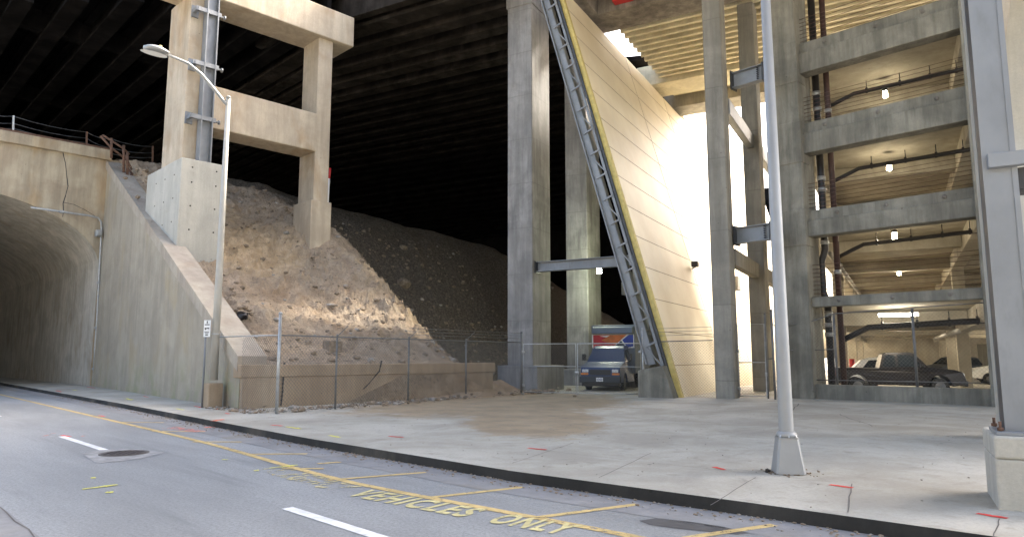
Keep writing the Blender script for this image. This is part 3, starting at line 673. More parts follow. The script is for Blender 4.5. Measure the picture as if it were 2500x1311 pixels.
# ties
def steel_tie(a, b, d, w, label, mat='steel', parent=None):
    t = thing('steel_beam', (Vector(a) + Vector(b)) / 2, label, 'steel beam')
    m = MB(); m.ibeam(a, b, d, w, .035); m.build('beam', mat, t)
    dr = (Vector(b) - Vector(a)).normalized(); m = MB(); m.bar(Vector(a), Vector(a) + dr * .05, w + .2, d + .15); m.build('end_plate', 'darksteel', t)
    m = MB(); m.bar(Vector(b) - dr * .05, Vector(b), w + .1, d + .1); m.build('end_plate', 'darksteel', t)
    m = MB(); n = dr.cross(Vector((0, 0, 1))).normalized()
    for k in range(6): q = Vector(b) - dr * .28 + Vector((0, 0, -d * .35 + k * d * .14)); m.tube([q + n * (w / 2 + .002), q + n * (w / 2 - w * .45)], .028, 6)
    m.build('bolts', 'black', t); return t
steel_tie((-13.75, 27.35, 13.55), (-12.35, 27.9, 13.55) if 0 else (-12.3, 27.35, 13.55), .68, .34, 'upper steel beam tying the slim column to the car park column')
steel_tie((-13.9, 27.35, 6.75), (-12.3, 27.35, 6.75), .68, .34, 'lower steel beam tying the slim column to the car park column')
a = K(-15.95, 31.4, 6.2); b_ = K(-10.3, 31.4, 6.2)
steel_tie(a, b_, .5, .35, 'horizontal steel beam from the tallest column to the leaning steel beam')
for z, lab in ((12.55, 'upper concrete strut running back between the slim columns'), (5.9, 'lower concrete strut running back between the slim columns')):
    m = MB(MK); m.bevel_box(-6.25, -5.9, 30.3, 36.0, z - .35, z + .35, .02); m.bevel_box(-6.15, -5.8, 37.2, 43.6, z - .35, z + .35, .02)
    o = m.build('concrete_strut', 'slim' if z < 9 else 'steel', None, label=lab, category='strut')

# ================================================================ leaning panel wall with its steel frame
LEAN = -.277; WB = 29.14
def wa(z, off=0): return -8.02 + LEAN * z + off
t = thing('leaning_panel_wall', K(-8, 36, 0), 'huge leaning wall of cream panels with a yellow edge beside the bright opening', 'wall', None, SK)
ZT = 19.6
m = MB(MK); m.slab([(wa(-.1), WB + .12, -.1), (wa(-.1), 90, -.1), (wa(ZT), 90, ZT), (wa(ZT), WB + .12, ZT)], (-.28, 0, 0)); m.slab([(wa(ZT), 52, ZT), (wa(ZT), 90, ZT), (wa(28), 90, 28), (wa(28), 52, 28)], (-.28, 0, 0)); m.build('panel_sheet', 'panel', t)  # far length and raised top added to keep sun off the bank
m = MB(MK); m.slab([(wa(-.1, .012), WB - .1, -.1), (wa(-.1, .012), WB + .14, -.1), (wa(ZT, .012), WB + .14, ZT), (wa(ZT, .012), WB - .1, ZT)], (-.3, 0, 0)); m.build('yellow_edge', 'yellowedge', t)
z = 1.3; 
while z < ZT:
    m = MB(MK); m.slab([(wa(z, .006), WB + .15, z), (wa(z, .006), 90, z), (wa(z + .035, .006), 90, z + .035), (wa(z + .035, .006), WB + .15, z + .035)], (-.02, 0, 0)); m.build('panel_joint', 'joint', t); z += 1.42
for b in (38.3, 46, 54):
    m = MB(MK); m.slab([(wa(0, .007), b, 0), (wa(0, .007), b + .03, 0), (wa(ZT, .007), b + .03, ZT), (wa(ZT, .007), b, ZT)], (-.02, 0, 0)); m.build('panel_joint', 'joint', t)
m = MB(MK); q = K(0, 0); m.bevel_box(wa(6.6, .1), wa(6.6, .45), 37.8, 38.15, 6.55, 6.85, .03); m.bar((wa(6.3, .0), 37.97, 6.45), (wa(6.3, .35), 37.97, 6.62), .06)
m.build('wall_lamp', 'black', None, label='small black flood lamp on the cream panel wall', category='lamp')

t = thing('leaning_steel_frame', K(-9.3, 29.0, 0), 'leaning grey steel beam with ladder lacing along the edge of the panel wall', 'steel frame', None, SK)
up = Vector((LEAN, 0, 1)).normalized(); nrm = Vector((1, 0, -LEAN)).normalized()
def lp(z, off, b=28.95): return Vector((wa(z) + off, b, z))
m = MB(MK); zb = 1.35
m.bar(lp(zb, -.86, 28.9), lp(21, -.86, 28.9), .30, .035, (0, 1, 0)); m.bar(lp(zb, -.86, 29.3), lp(21, -.86, 29.3), .30, .035, (0, 1, 0))
m.bar(lp(zb, -.70, 29.1), lp(21, -.70, 29.1), .03, .40, (0, 1, 0)); m.build('main_beam', 'steel', t)
m = MB(MK); m.bar(lp(zb, -1.05, 28.95), lp(21, -1.05, 28.95), .05, .42, (0, 1, 0)); m.build('rear_flange', 'steel', t)
m = MB(MK); m.bar(lp(.3, -.40, 28.92), lp(21, -.40, 28.92), .11, .1, (0, 1, 0)); m.build('chord', 'steel', t)
m = MB(MK); m.bar(lp(.2, -.26, 29.05), lp(21, -.26, 29.05), .10, .25, (0, 1, 0)); m.build('chord', 'darksteel', t)
z = 2.3; k = 0
while z < 20:
    m = MB(MK); m.bar(lp(z, -.38, 28.85), lp(z - .2, -.9, 28.85), .06, .07); m.build('lacing_strut', 'steel', t)
    m = MB(MK); m.bar(lp(z, -.3), lp(z - .02, -.2), .07, .07); m.build('panel_cleat', 'darksteel', t)
    if k % 2 == 0: m = MB(MK); m.bar(lp(z - .24, -.86, 28.85), lp(z - 1.0, -.42, 28.85), .045, .05); m.build('lacing_diagonal', 'steel', t)
    z += 1.13 if k % 2 else 1.05; k += 1
t = thing('concrete_footing', K(-9.0, 29.2, 0), 'leaning concrete footing block under the steel frame by the fence', 'footing', None, SK)
m = MB(MK); m.add([(-9.7, 28.35, -.1), (-8.15, 28.35, -.1), (-8.15, 29.8, -.1), (-9.7, 29.8, -.1), (-9.7, 28.35, 1.1), (-8.62, 28.35, 1.32), (-8.62, 29.8, 1.32), (-9.7, 29.8, 1.1)],
    [(3, 2, 1, 0), (4, 5, 6, 7), (0, 1, 5, 4), (1, 2, 6, 5), (2, 3, 7, 6), (3, 0, 4, 7)]); m.build('block', 'garage', t, bevel=.04)

# ================================================================ ribbed roof over the passage
t = thing('ribbed_roof', K(-8, 40, 20), 'ribbed concrete roof over the passage between the panel wall and the car park', 'roof', None, SK)
RA0, RA1 = -12.9, 16
b = 36.0
while b < 43.6:
    m = MB(MK); m.box(RA0, RA1, b, b + .22, 20.0, 20.62); m.build('roof_rib', 'roofrib', t); b += .72
m = MB(MK); m.box(RA0 - .3, RA1, 35.6, 44.1, 20.62, 20.9); m.build('roof_slab', 'roofrib', t)
m = MB(MK); m.bevel_box(RA0 - .9, RA1, 33.4, 35.7, 20.0, 21.2, .04); m.build('front_beam', 'deckside', t)
m = MB(MK); m.bevel_box(-14.6, RA1, 43.9, 46.4, 19.8, 21.2, .04); m.build('cross_beam', 'roofrib', t)
m = MB(MK); m.box(-13.6, RA1, 46.4, 49.6, 20.9, 21.2); m.build('roof_slab', 'roofrib', t)
m = MB(MK); m.bevel_box(-14.5, RA1, 49.4, 51.6, 20, 21.3, .04); m.build('cross_beam', 'slim', t)
m = MB(MK); m.box(-14, RA1, 13, 33.4, 20.9, 21.3); m.build('roof_slab', 'deckside', t)  # forward part added out of view to shade the road
m = MB(MK); m.bevel_box(-14.3, -13.2, 28, 33.4, 20.0, 21.0, .03); m.build('side_beam', 'deckside', t)
m = MB(MK); m.box(-12.2, -11.2, 32.9, 33.38, 20.25, 20.9); m.build('red_patch', 'red', t)

# ================================================================ car park
GX0, GX1, GY = -11.42, -5.45, 28.7
t = thing('parking_garage', (-8, 30, 0), 'open concrete multi-storey car park with lit ceilings', 'car park')
m = MB(); m.bevel_box(-12.42, GX0, GY - .25, GY + 1.1, -.05, 27.5, .04); m.build('column', 'garage', t)
for i, (z0, z1) in enumerate(((3.3, 4.25), (6.2, 7.75), (9.7, 11.5), (13.2, 15.0))):
    m = MB(); m.add([(-12.6, GY - .27, z0 + .25), (-12.42, GY - .27, z0), (-12.42, GY + .9, z0), (-12.6, GY + .9, z0 + .25), (-12.6, GY - .27, z1 - .25), (-12.42, GY - .27, z1), (-12.42, GY + .9, z1), (-12.6, GY + .9, z1 - .25)],
        [(3, 2, 1, 0), (4, 5, 6, 7), (0, 1, 5, 4), (1, 2, 6, 5), (2, 3, 7, 6), (3, 0, 4, 7)])
    m.bevel_box(-12.46, GX0 + .04, GY - .29, GY + .5, z0, z1, .03)
    if i: m.build('column_band', 'garage', t)
m = MB(); m.bevel_box(GX1, GX1 + .55, GY - .35, GY + 1.2, -.05, 27.5, .03); m.build('column', 'garage', t)
SP = [(3.68, 4.08, 0), (6.58, 7.25, 7.68), (10.1, 10.95, 11.43), (13.58, 14.45, 14.95)]
for i, (z0, z1, z2) in enumerate(SP):
    m = MB()
    if i == 0: m.bevel_box(GX0, GX1, GY, GY + .4, z0, z1, .02)
    else: m.bevel_box(GX0, GX1, GY - .06, GY + .62, z0, z1, .03); m.bevel_box(GX0, GX1, GY + .08, GY + .5, z1 - .05, z2, .03)
    m.build('spandrel_beam', 'garage', t)
    m = MB()
    for k in range(3): x = GX0 + .9 + k * 1.9 + random.random() * .3; m.tube([(x, GY + .078 if i else GY - .003, (z1 + z2) / 2 if i else 3.9), (x, GY + .05 if i else GY - .008, (z1 + z2) / 2 if i else 3.9)], .08, 10)
    m.build('patch_mark', 'deckside', t)
m = MB(); m.bevel_box(-12.3, GX1, GY - .05, GY + .25, -.1, .58, .02); m.build('kerb_wall', 'garage', t)
# floors: polygon follows the facade in front and the skew frame at the sides
W = lambda a, b: tuple(K(a, b)[:2])
AL, AR = -3.35, 2.75
fl = [(GX0 - .5, GY + .4), (8, GY + .4), W(14, 60), W(14, 78), W(AL, 78)]
for z in (3.78, 7.3, 10.95, 14.5):
    m = MB(); m.prism([(GX0 + .05, GY + .4), (8, GY + .4), W(16, 60), W(16, 78), W(AL, 78), W(AL, 33)], z, z + .22); m.build('floor_slab', 'inside', t)
    for (a0, a1, dz, wd) in ((AL, AL + .5, .75, 0), (AR, AR + .55, .8, 0), (AR + 8, AR + 8.5, .8, 0)):
        m = MB(MK); m.bevel_box(a0, a1, 33.2 if a0 < 0 else 29.5, 77, z - dz, z - .002, .03); m.build('edge_beam', 'inside', t)
    for b in (37.5, 46.5, 56, 66):
        m = MB(MK); m.bevel_box(AL + .5, AR, b, b + .7, z - .62, z - .003, .03); m.build('ceiling_beam', 'inside', t)
        m = MB(MK); m.bevel_box(AR + .55, AR + 8, b, b + .7, z - .62, z - .003, .03); m.build('ceiling_beam', 'inside', t)
for b in (45.8, 56, 66):
    for a in (AL, AR, AR + 8): m = MB(MK); m.bevel_box(a, a + .6, b, b + .7, -.1, 14.5, .03); m.build('column', 'inside', t)
m = MB(MK); m.box(AL - .05, 16, 77, 77.3, -.1, 15); m.build('rear_wall', 'inside', t)
for a, b in ((5, 62), (8.5, 70)):
    m = MB(MK); m.box(a, a + 2.6, b, b + .3, -.1, 2.6); m.build('stair_wall', 'garage', t)
# guard cables, one set per storey
for i, z in enumerate((4.08, 7.68, 11.43, 14.95)):
    m = MB()
    for k in range(7 if i else 8): zz = z + .16 + k * .17; m.tube([(GX0, GY + .3, zz), ((GX0 + GX1) / 2, GY + .3, zz - .02), (GX1, GY + .3, zz)], .011, 4)
    for xx in ():
        m.tube([(xx, GY + .3, z), (xx, GY + .3, z + 1.25)], .03, 6)
    m.build('guard_cables', 'cable', t)
# pipes
def pipe_thing(pts, r, mat, label, joints=(), cat='pipe', clamps=()):
    t = thing('drain_pipe', pts[0], label, cat); m = MB(); m.tube(pts, r, 10); m.build('pipe', mat, t)
    for q in joints: m = MB(); d = Vector((0, 0, 1)) if abs(Vector(pts[-1]).z - Vector(pts[0]).z) > 3 else (Vector(pts[-1]) - Vector(pts[0])).normalized(); q = Vector(q); m.tube([q - d * .09, q + d * .09], r * 1.22, 10); m.build('coupling', 'galv', t)
    for q in clamps: m = MB(); q = Vector(q); m.tube([q, q + Vector((0, 0, .45))], .018, 5); m.box(q.x - .04, q.x + .04, q.y - .04, q.y + .04, q.z - r * 1.2, q.z + r * 1.6); m.build('hanger', 'pipe_black', t)
    return t
def at_y(px, py, y=30.2): return AY(px, py, y)
x1 = -11.75; YP = 30.2
pipe_thing([(-11.55, YP, 27), (-11.55, YP, 8.4), (-11.55, YP, 7.0), (-11.72, YP, 6.3), (-11.72, YP, 4.2), (-11.55, YP, 3.6), (-11.55, YP, -.1)] if 0 else
           [(-11.32, YP, 27), (-11.32, YP, 6.2), (-11.5, YP, 5.7), (-11.5, YP, 4.4), (-11.34, YP, 3.9), (-11.34, YP, -.1)], .15, 'pipe_black', 'thick black downpipe just inside the car park, left of its pair',
           [(-11.32, YP, z) for z in (12.4, 13.1, 9.3, 8.8, 6.5, 6.9)] + [(-11.34, YP, z) for z in (3.5, 2.6, 3.0)])
pipe_thing([(-10.86, YP, 27), (-10.86, YP, -.1)],   .12, 'pipe_dark', 'thin dark red downpipe just inside the car park, right of its pair', [(-10.86, YP, z) for z in (12.2, 5.2)])
for i, (z, lab) in enumerate(((13.1, 'black pipe under the fourth level ceiling of the car park'), (9.75, 'black pipe under the third level ceiling of the car park'), (6.45, 'black pipe under the second level ceiling of the car park'), (2.95, 'thick black pipe under the ground level ceiling behind the truck'))):
    a, b = Vector((-10.9, 30.6, z - .55)), Vector((-10.1, 31.2, z - .05)); e = Vector((-5.95, 31.6 + .4, z + .12))
    pipe_thing([a, b, b.lerp(e, .5), e, e + Vector((.12, .05, .12)), e + Vector((.14, .06, .4))], .085 if i < 3 else .12, 'pipe_black', lab, [], 'pipe', [b.lerp(e, f) for f in (.12, .42, .68, .9)])
pipe_thing([K(AL + .9, 33.5, 6.2), K(AL + .9, 60, 6.4)], .11, 'pipe_grey', 'grey pipe running back under the second level ceiling', [K(AL + .9, b, 6.25) for b in (38, 43)])
pipe_thing([K(AR - .5, 36.5, 2.8), K(AR - .5, 60, 3.0)], .12, 'pipe_grey', 'grey pipe running back beside the ground level edge beam', [])
# lamps (lit in the photograph)
def glamp(p, label, tube=False, e=60):
    t = thing('ceiling_lamp', p, label, 'ceiling lamp', 'lit lamps under the car park ceilings'); p = Vector(p)
    m = MB(MK if 0 else MW)
    if tube:
        d = K(1, 0) * .75; m.tube([p - d, p + d], .06, 8); m.build('tube', 'tubeglow', t); m = MB(); m.bar(p - d * 1.03 + Vector((0, 0, .1)), p + d * 1.03 + Vector((0, 0, .1)), .18, .06); m.build('housing', 'white', t)
    else:
        m.tube([p - Vector((0, 0, .22)), p - Vector((0, 0, .2)), p + Vector((0, 0, .08))], [.06, .1, .1], 12); m.build('globe', 'lampglow', t); m = MB(); m.tube([p + Vector((0, 0, .08)), p + Vector((0, 0, .2))], .12, 12); m.build('base', 'darksteel', t)
    ld = bpy.data.lights.new('lamp_light', 'POINT'); ld.energy = e; ld.color = (1, .87, .66); ld.shadow_soft_size = .15
    lo = bpy.data.objects.new('lamp_light', ld); C.objects.link(lo); lo.parent = t; lo.location = (0, 0, -.35)
glamp(K(.1, 35.4, 13.75), 'lit lamp under the topmost visible ceiling', e=7)
glamp(K(.05, 35.4, 10.3), 'lit lamp under the second ceiling from the top', e=7)
glamp(K(.07, 33.6, 6.85), 'lit lamp under the third ceiling from the top', e=18)
glamp(K(.2, 47.6, 6.75), 'small farther lit lamp under the third ceiling from the top', e=25)
glamp(K(0, 34.2, 3.45), 'long lit tube lamp on the ground level, nearer of the two', True, 25)
glamp(K(0, 48, 3.45), 'long lit tube lamp on the ground level, farther of the two', True, 32)
glamp(K(6.5, 52, 3.3), 'distant lit lamp at the right of the ground level', False, 25)
glamp(K(7.5, 64, 3.3), 'very distant lit lamp deep in the ground level', False, 25)
t = thing('work_light', AY(1463, 662, 33.6), 'small bright work light hung on the second tall column', 'work light')
p = AY(1463, 662, 31.6); t.location = p; t.matrix_world = Matrix.Translation(p)
m = MB(); m.tube([p + Vector((0, 0, -.13)), p + Vector((0, 0, .13))], .13, 12); m.build('bulb', 'worklight', t)
m = MB(); m.tube([p + Vector((0, 0, .14)), p + Vector((.15, .1, .3)), p + Vector((.5, .4, .2)), p + Vector((.8, .6, .55)), p + Vector((1.6, 1.6, .55))], .02, 6); m.build('cord', 'white', t)
ld = bpy.data.lights.new('lamp_light', 'POINT'); ld.energy = 40; ld.color = (1, 1, .82); ld.shadow_soft_size = .12
lo = bpy.data.objects.new('lamp_light', ld); C.objects.link(lo); lo.parent = t; lo.location = (.25, -.25, 0)
m = MB(MK); m.bevel_box(2.4, 2.6, 56.2, 56.4, .2, 1.6, .02); 
t = thing('fire_standpipe', K(-2.55, 45.2, 0), 'red pipe standing in the corner behind the pickup', 'standpipe')
m = MB(MK); m.tube([(-2.5, 45.2, 0), (-2.5, 45.2, 1.55)], .16, 10); m.build('pipe', 'red', t)

# ================================================================ near steel column on its pedestal
t = thing('steel_box_column', (-1.45, 9.8, .85), 'big blue-grey steel column with a side bracket at the right edge of the street', 'steel column', None, SK)
def KS(v): return MK @ Vector(v)
c = Matrix.Rotation(-SK, 4, 'Z') @ Vector((-1.5, 9.75, 0))
sa, sb = c.x, c.y
m = MB(MK); m.box(sa - .26, sa + .07, sb, sb + .03, .84, 12); m.box(sa - .26, sa + .07, sb + .45, sb + .48, .84, 12); m.build('shaft', 'bluesteel', t)
m = MB(MK); m.box(sa - .255, sa - .22, sb + .031, sb + .449, .84, 12); m.build('shade_sliver', 'darksteel', t)  # dark sliver paints in the shaded gap between the flanges
m = MB(MK); m.box(sa + .02, sa + .075, sb - .012, sb + .0, .85, 12); m.build('edge_strip', 'bluesteel', t)
m = MB(MK); m.bevel_box(sa - .21, sa + 1.6, sb - .1, sb - .002, 3.88, 4.05, .008); m.build('bracket', 'bluesteel', t)
m = MB(MK); m.box(sa + .08, sa + 1.6, sb + .02, sb + .45, 3.62, 3.87); m.build('bracket_shelf', 'darksteel', t)
m = MB(MK); m.bevel_box(sa - .36, sa + .75, sb - .12, sb + .65, .80, .845, .008); m.build('base_plate', 'bluesteel', t)
m = MB(MK)
for a_, b2 in ((sa - .31, sb - .05), (sa - .31, sb + .55)):
    m.tube([(a_, b2, .84), (a_, b2, .95)], .018, 6); m.tube([(a_, b2, .85), (a_, b2, .885)], .035, 6)
m.build('anchor_bolts', 'rust', t)
t = thing('column_pedestal', (-1.4, 9.9, 0), 'stained concrete pedestal under the blue-grey steel column', 'pedestal', None, SK)
m = MB(MK); m.bevel_box(sa - .40, sa + 1.6, sb - .18, sb + 1.0, .55, .80, .03); m.build('cap', 'new', t)
m = MB(MK); m.bevel_box(sa - .40, sa + 1.6, sb - .17, sb + 1.0, -.05, .548, .025); m.build('block', 'new', t)
# concrete pier and beam beyond it
t = thing('concrete_pier', (-3.5, 20, 0), 'broad pale concrete pier with a sloping haunch at the right edge behind the steel column', 'pier', None, SK)
q = AY(2438, 900, 17); qa = (Matrix.Rotation(-SK, 4, 'Z') @ q)
m = MB(MK); m.bevel_box(qa.x, qa.x + 3, qa.y, qa.y + 1.2, -.1, 10.2, .04); m.build('shaft', 'new', t)
m = MB(MK); m.slab([(qa.x, qa.y - .01, 9.2), (qa.x + .1, qa.y - .01, 6.6), (qa.x + 1.2, qa.y - .01, 12.5), (qa.x, qa.y - .01, 12.5)], (0, -3.2, 0)); m.build('haunch', 'warm', t)
m = MB(MK); m.bevel_box(qa.x - .1, qa.x + 4, qa.y - 3.4, qa.y + 1.4, 10.2, 12, .04); m.build('head', 'garage', t)
# unseen plate added above and behind the camera to shade the view
m = MB(); m.prism([(-20, -42), (25, -42), (25, 8), (-20, 8)], 36, 36.8); m.build('overhead_shade_plate', 'soot', None, kind='structure')

m = MB(); m.box(-21, 45, -30, -17, -.2, 15); m.build('unseen_shade_block', 'garage', None, label='unseen block added across the street behind the viewer to cut skylight', category='building')  # added out of view to weaken skylight from the front
# buildings beyond the opening
t = thing('office_building', K(8, 96, 0), 'pale office building glimpsed through the open side of the car park', 'building', None, SK)
m = MB(MK); m.box(-4.5, 24, 95, 110, -.1, 24); m.build('wall', 'pale', t)
for i in range(8):
    for j in range(6):
        m = MB(MK); x = -3.5 + i * 2.4; z = 1.2 + j * 3.6; m.box(x, x + 1.3, 94.93, 95.02, z, z + 1.9); m.build('window', 'glass', t)
t = thing('banner', K(-6.1, 60, 3), 'tall red and white striped banner glimpsed beyond the slim columns', 'banner', None, SK)
m = MB(MK); m.box(-3.95, -3.7, 62, 62.05, .5, 11); m.build('cloth', 'white', t)
for k in range(7): m = MB(MK); m.box(-3.96, -3.69, 61.97, 62.0, 1 + k * 1.5, 1.7 + k * 1.5); m.build('red_stripe', 'red', t)
# ================================================================ fences
random.seed(9)
def P3(p, z=0): return Vector((p[0], p[1], z))
def wires(mb, p0, p1, z0, z1, step=.12, th=.0055, cut=None):
    """diamond mesh of straight wires clipped to the panel"""
    p0, p1 = P3(p0), P3(p1); L = (p1 - p0).length; d = (p1 - p0) / L; n = Vector((-d.y, d.x, 0)); zl = lambda s: z0 if not callable(z0) else z0(s / L)
    zb = min(zl(0), zl(L)); Hh = z1 - zb
    def seg(sa, za, sb, zb_):
        if cut and cut((sa + sb) / 2, (za + zb_) / 2): return
        a = p0 + d * sa + Vector((0, 0, za)); b = p0 + d * sb + Vector((0, 0, zb_)); mb.bar(a, b, th, th, n)
    k = -Hh
    while k < L:
        sa, sb = max(0, k), min(L, k + Hh)
        if sb - sa > .02: seg(sa, zb + sa - k, sb, zb + sb - k); 
        k += step
    k = 0
    while k < L + Hh:
        sa, sb = max(0, k - Hh), min(L, k)
        if sb - sa > .02: seg(sa, zb + k - sa, sb, zb + k - sb)
        k += step
def post(t, p, z0, z1, r=.035, arm=False, cap=True, name='post', mat='fencegalv'):
    m = MB(); m.tube([P3(p, z0), P3(p, z1)], r, 8)
    if cap: m.tube([P3(p, z1), P3(p, z1 + .04), P3(p, z1 + .07)], [r * 1.25, r * 1.2, r * .4], 8)
    if arm: m.bar(P3(p, z1), P3(p, z1) + Vector((.22, .26, .34)), .035, .02)
    return m.build(name, mat, t)
RH = 2.32
pA = AZ(675, 1010, 0); pG = AZ(1273, 962, 0)
def on_line(px):     # where the vertical plane of a photograph column meets the fence line
    d = ray(px, 870); s = Vector((pG.x - pA.x, pG.y - pA.y)); det = d.x * (-s.y) + d.y * s.x
    t = (pA.x * (-s.y) + pA.y * s.x) / det; return Vector((d.x * t, d.y * t, 0))
t = thing('chain_link_fence', (pA.x, pA.y, 0), 'chain link fence along the foot of the earth bank, from the corner to the gate', 'fence')
post(t, pA, -.05, 2.95, .05, False, True, 'end_post', 'galv')
for px, z in ((822, .0), (998, .1), (1138, .2)): post(t, on_line(px), z, RH + .02, .033, True)
post(t, pG, -.05, 2.75, .05, False, True, 'gate_post')
m = MB(); m.tube([P3(pA, RH), P3(pG, RH)], .024, 6); m.build('top_rail', 'fencegalv', t)
m = MB(); wires(m, pA, pG, .03, RH); m.build('wire_mesh', 'fencegalv', t)
pL = Vector((-23.7, 9.72, 0))
m = MB(); m.tube([P3(pL, RH + .02), P3(pA, RH)], .024, 6); m.build('top_rail', 'galv', t)
L0 = (pA - pL).length
m = MB(); pC = pL.lerp(pA, .42); wires(m, pC, pA, .05, RH - .02, .12, .0055, lambda s, z: (z > 1.2 and s < .1)); m.build('wire_mesh', 'fencegalv', t)
for z in (2.5, 2.62, 2.74):
    m = MB(); m.tube([P3(on_line(998), z - .02), P3(pG, z)], .008, 4); m.build('barbed_wire', 'fencegalv', t)
# double gate
pR = AZ(1572, 968, 0); pm = pG.lerp(pR, .47)
def gate_leaf(p0, p1, label, z1=2.25, bar2=1.25):
    t = thing('fence_gate', P3(p0), label, 'gate'); d = (P3(p1) - P3(p0)).normalized(); a, b = P3(p0) + d * .1, P3(p1) - d * .04
    m = MB(); m.tube([P3(a, .1), P3(a, z1), P3(b, z1), P3(b, .1), P3(a, .1)], .028, 8); m.tube([P3(a, bar2), P3(b, bar2)], .02, 6); m.build('frame', 'galv', t)
    m = MB(); wires(m, a, b, .1, z1, .12, .0055); m.build('wire_mesh', 'fencegalv', t)
    m = MB(); m.bar(P3(b, .02), P3(b, .9), .03); m.tube([P3(b, .9), P3(b, 1.05)], .05, 8); m.build('drop_bolt', 'galv', t)
    for z in (.4, 1.9): m = MB(); m.bevel_box(a.x - .07, a.x + .05, a.y - .05, a.y + .05, z - .05, z + .05, .01); m.build('hinge', 'galv', t)
gate_leaf(pG, pm, 'left leaf of the chain link double gate, in front of the tallest column'); gate_leaf(pR, pm, 'right leaf of the chain link double gate, in front of the blue box truck')
# fence from the gate to the slim column
pS = Vector((-14.55, 26.25, 0)); t = thing('chain_link_fence', P3(pR), 'short chain link fence in front of the footing and the cream wall', 'fence')
post(t, pR, -.05, 2.85, .055, False, True, 'gate_post', 'galv')
m = MB(); m.tube([P3(pR, 2.3), P3(pS, 2.35)], .024, 6); m.build('top_rail', 'fencegalv', t)
m = MB(); wires(m, pR, pS, .03, 2.3); m.build('wire_mesh', 'fencegalv', t)
for z in (2.55, 2.7, 2.85): m = MB(); m.tube([P3(pR, z), P3(pS, z + .05)], .008, 4); m.build('barbed_wire', 'fencegalv', t)
# small gate between slim column and car park
p0 = AZ(1800, 972, 0); p1 = AZ(1876, 973, 0)
gate_leaf(p0, p1, 'small pedestrian gate in the bright opening beside the slim column', 3.0, 1.45)
t = thing('chain_link_fence', P3(p1), 'bit of chain link fence between the pedestrian gate and the car park column', 'fence')
p2 = AZ(1893, 975, 0); p3 = Vector((-12.45, 28.4, 0)); post(t, p1, -.05, 3.4, .035, False, True, 'post'); post(t, p2, -.05, 3.5, .045, False, True, 'post')
m = MB(); m.tube([P3(p2, 3.0), P3(p3, 2.6)], .022, 6); m.tube([P3(p1, 1.6), P3(p2, 1.6)], .022, 6); m.build('brace_rail', 'fencegalv', t)
m = MB(); wires(m, p2, p3, .05, 2.6, .12); m.build('wire_mesh', 'fencegalv', t)
# fence on the car park kerb wall
t = thing('chain_link_fence', (-9, GY + .1, .58), 'chain link fence standing on the low wall of the car park', 'fence')
yy = GY + .12; fa = AY(2045, 940, yy); fb = AY(2240, 945, yy)
post(t, (fa.x, yy), .55, 3.35, .05, False, False); post(t, (fb.x, yy), .55, 3.45, .05, False, False)
m = MB(); m.tube([(-12.4, GY - .35, 2.95), (GX0, yy - .2, 3.1), (fa.x, yy, 3.38), (fb.x, yy, 3.48), (GX1, yy, 3.55)], .025, 6); m.build('top_rail', 'fencegalv', t)
m = MB(); m.tube([(-12.4, GY - .35, 1.95), (GX0, yy, 1.95), (fa.x, yy, 1.97)], .022, 6); m.tube([(GX0, yy, .75), (GX1, yy, .78)], .02, 6); m.build('mid_rail', 'fencegalv', t)
m = MB(); wires(m, (GX0, yy), (GX1, yy), .62, 3.4, .14, .004); m.build('wire_mesh', 'fencegalv', t)
# cable fence and broken railings on top of the bridge
t = thing('cable_fence', (PX + .1, 8, 14), 'sagging cable fence on rusty posts along the top of the arched bridge', 'fence')
xc = PX - .1; tops = []
for px, ya, yb in ((-60, 268, 303), (33, 283, 318), (212, 322, 352), (272, 338, 380), (373, 357, 388)):
    a, b = AX(px, yb, xc), AX(px, ya, xc); m = MB(); m.bar(a - Vector((0, 0, .35)), b, .09, .07); m.build('post', 'rust' if px > 100 else 'galv', t); tops.append((a, b))
for f in (.95, .45, .1):
    m = MB()
    for (a, b), (c_, d_) in zip(tops, tops[1:]):
        p, q = a.lerp(b, f), c_.lerp(d_, f); mid = p.lerp(q, .5) - Vector((0, 0, .12)); m.tube([p, p.lerp(mid, .5) - Vector((0, 0, .03)), mid, mid.lerp(q, .5) - Vector((0, 0, .03)), q], .025, 5)
    m.build('cable', 'darksteel', t)
t = thing('broken_stair_railing', AX(320, 440, -43), 'broken rusty stair railing leaning over the top of the wing wall', 'railing')
xr = -43.5
for px, ya, yb in ((302, 355, 415), (311, 372, 425), (320, 425, 460), (337, 433, 470), (272, 338, 380)):
    m = MB(); m.tube([AX(px, yb + 6, xr), AX(px, ya, xr)], .075, 6); m.build('post', 'rust', t)
for q in (((245, 332), (272, 362), (302, 385)), ((250, 330), (300, 362), (316, 378)), ((311, 410), (325, 428)), ((303, 378), (312, 395), (322, 415))):
    m = MB(); m.tube([AX(x, y, xr) for x, y in q], .06, 6); m.build('rail', 'rust', t)

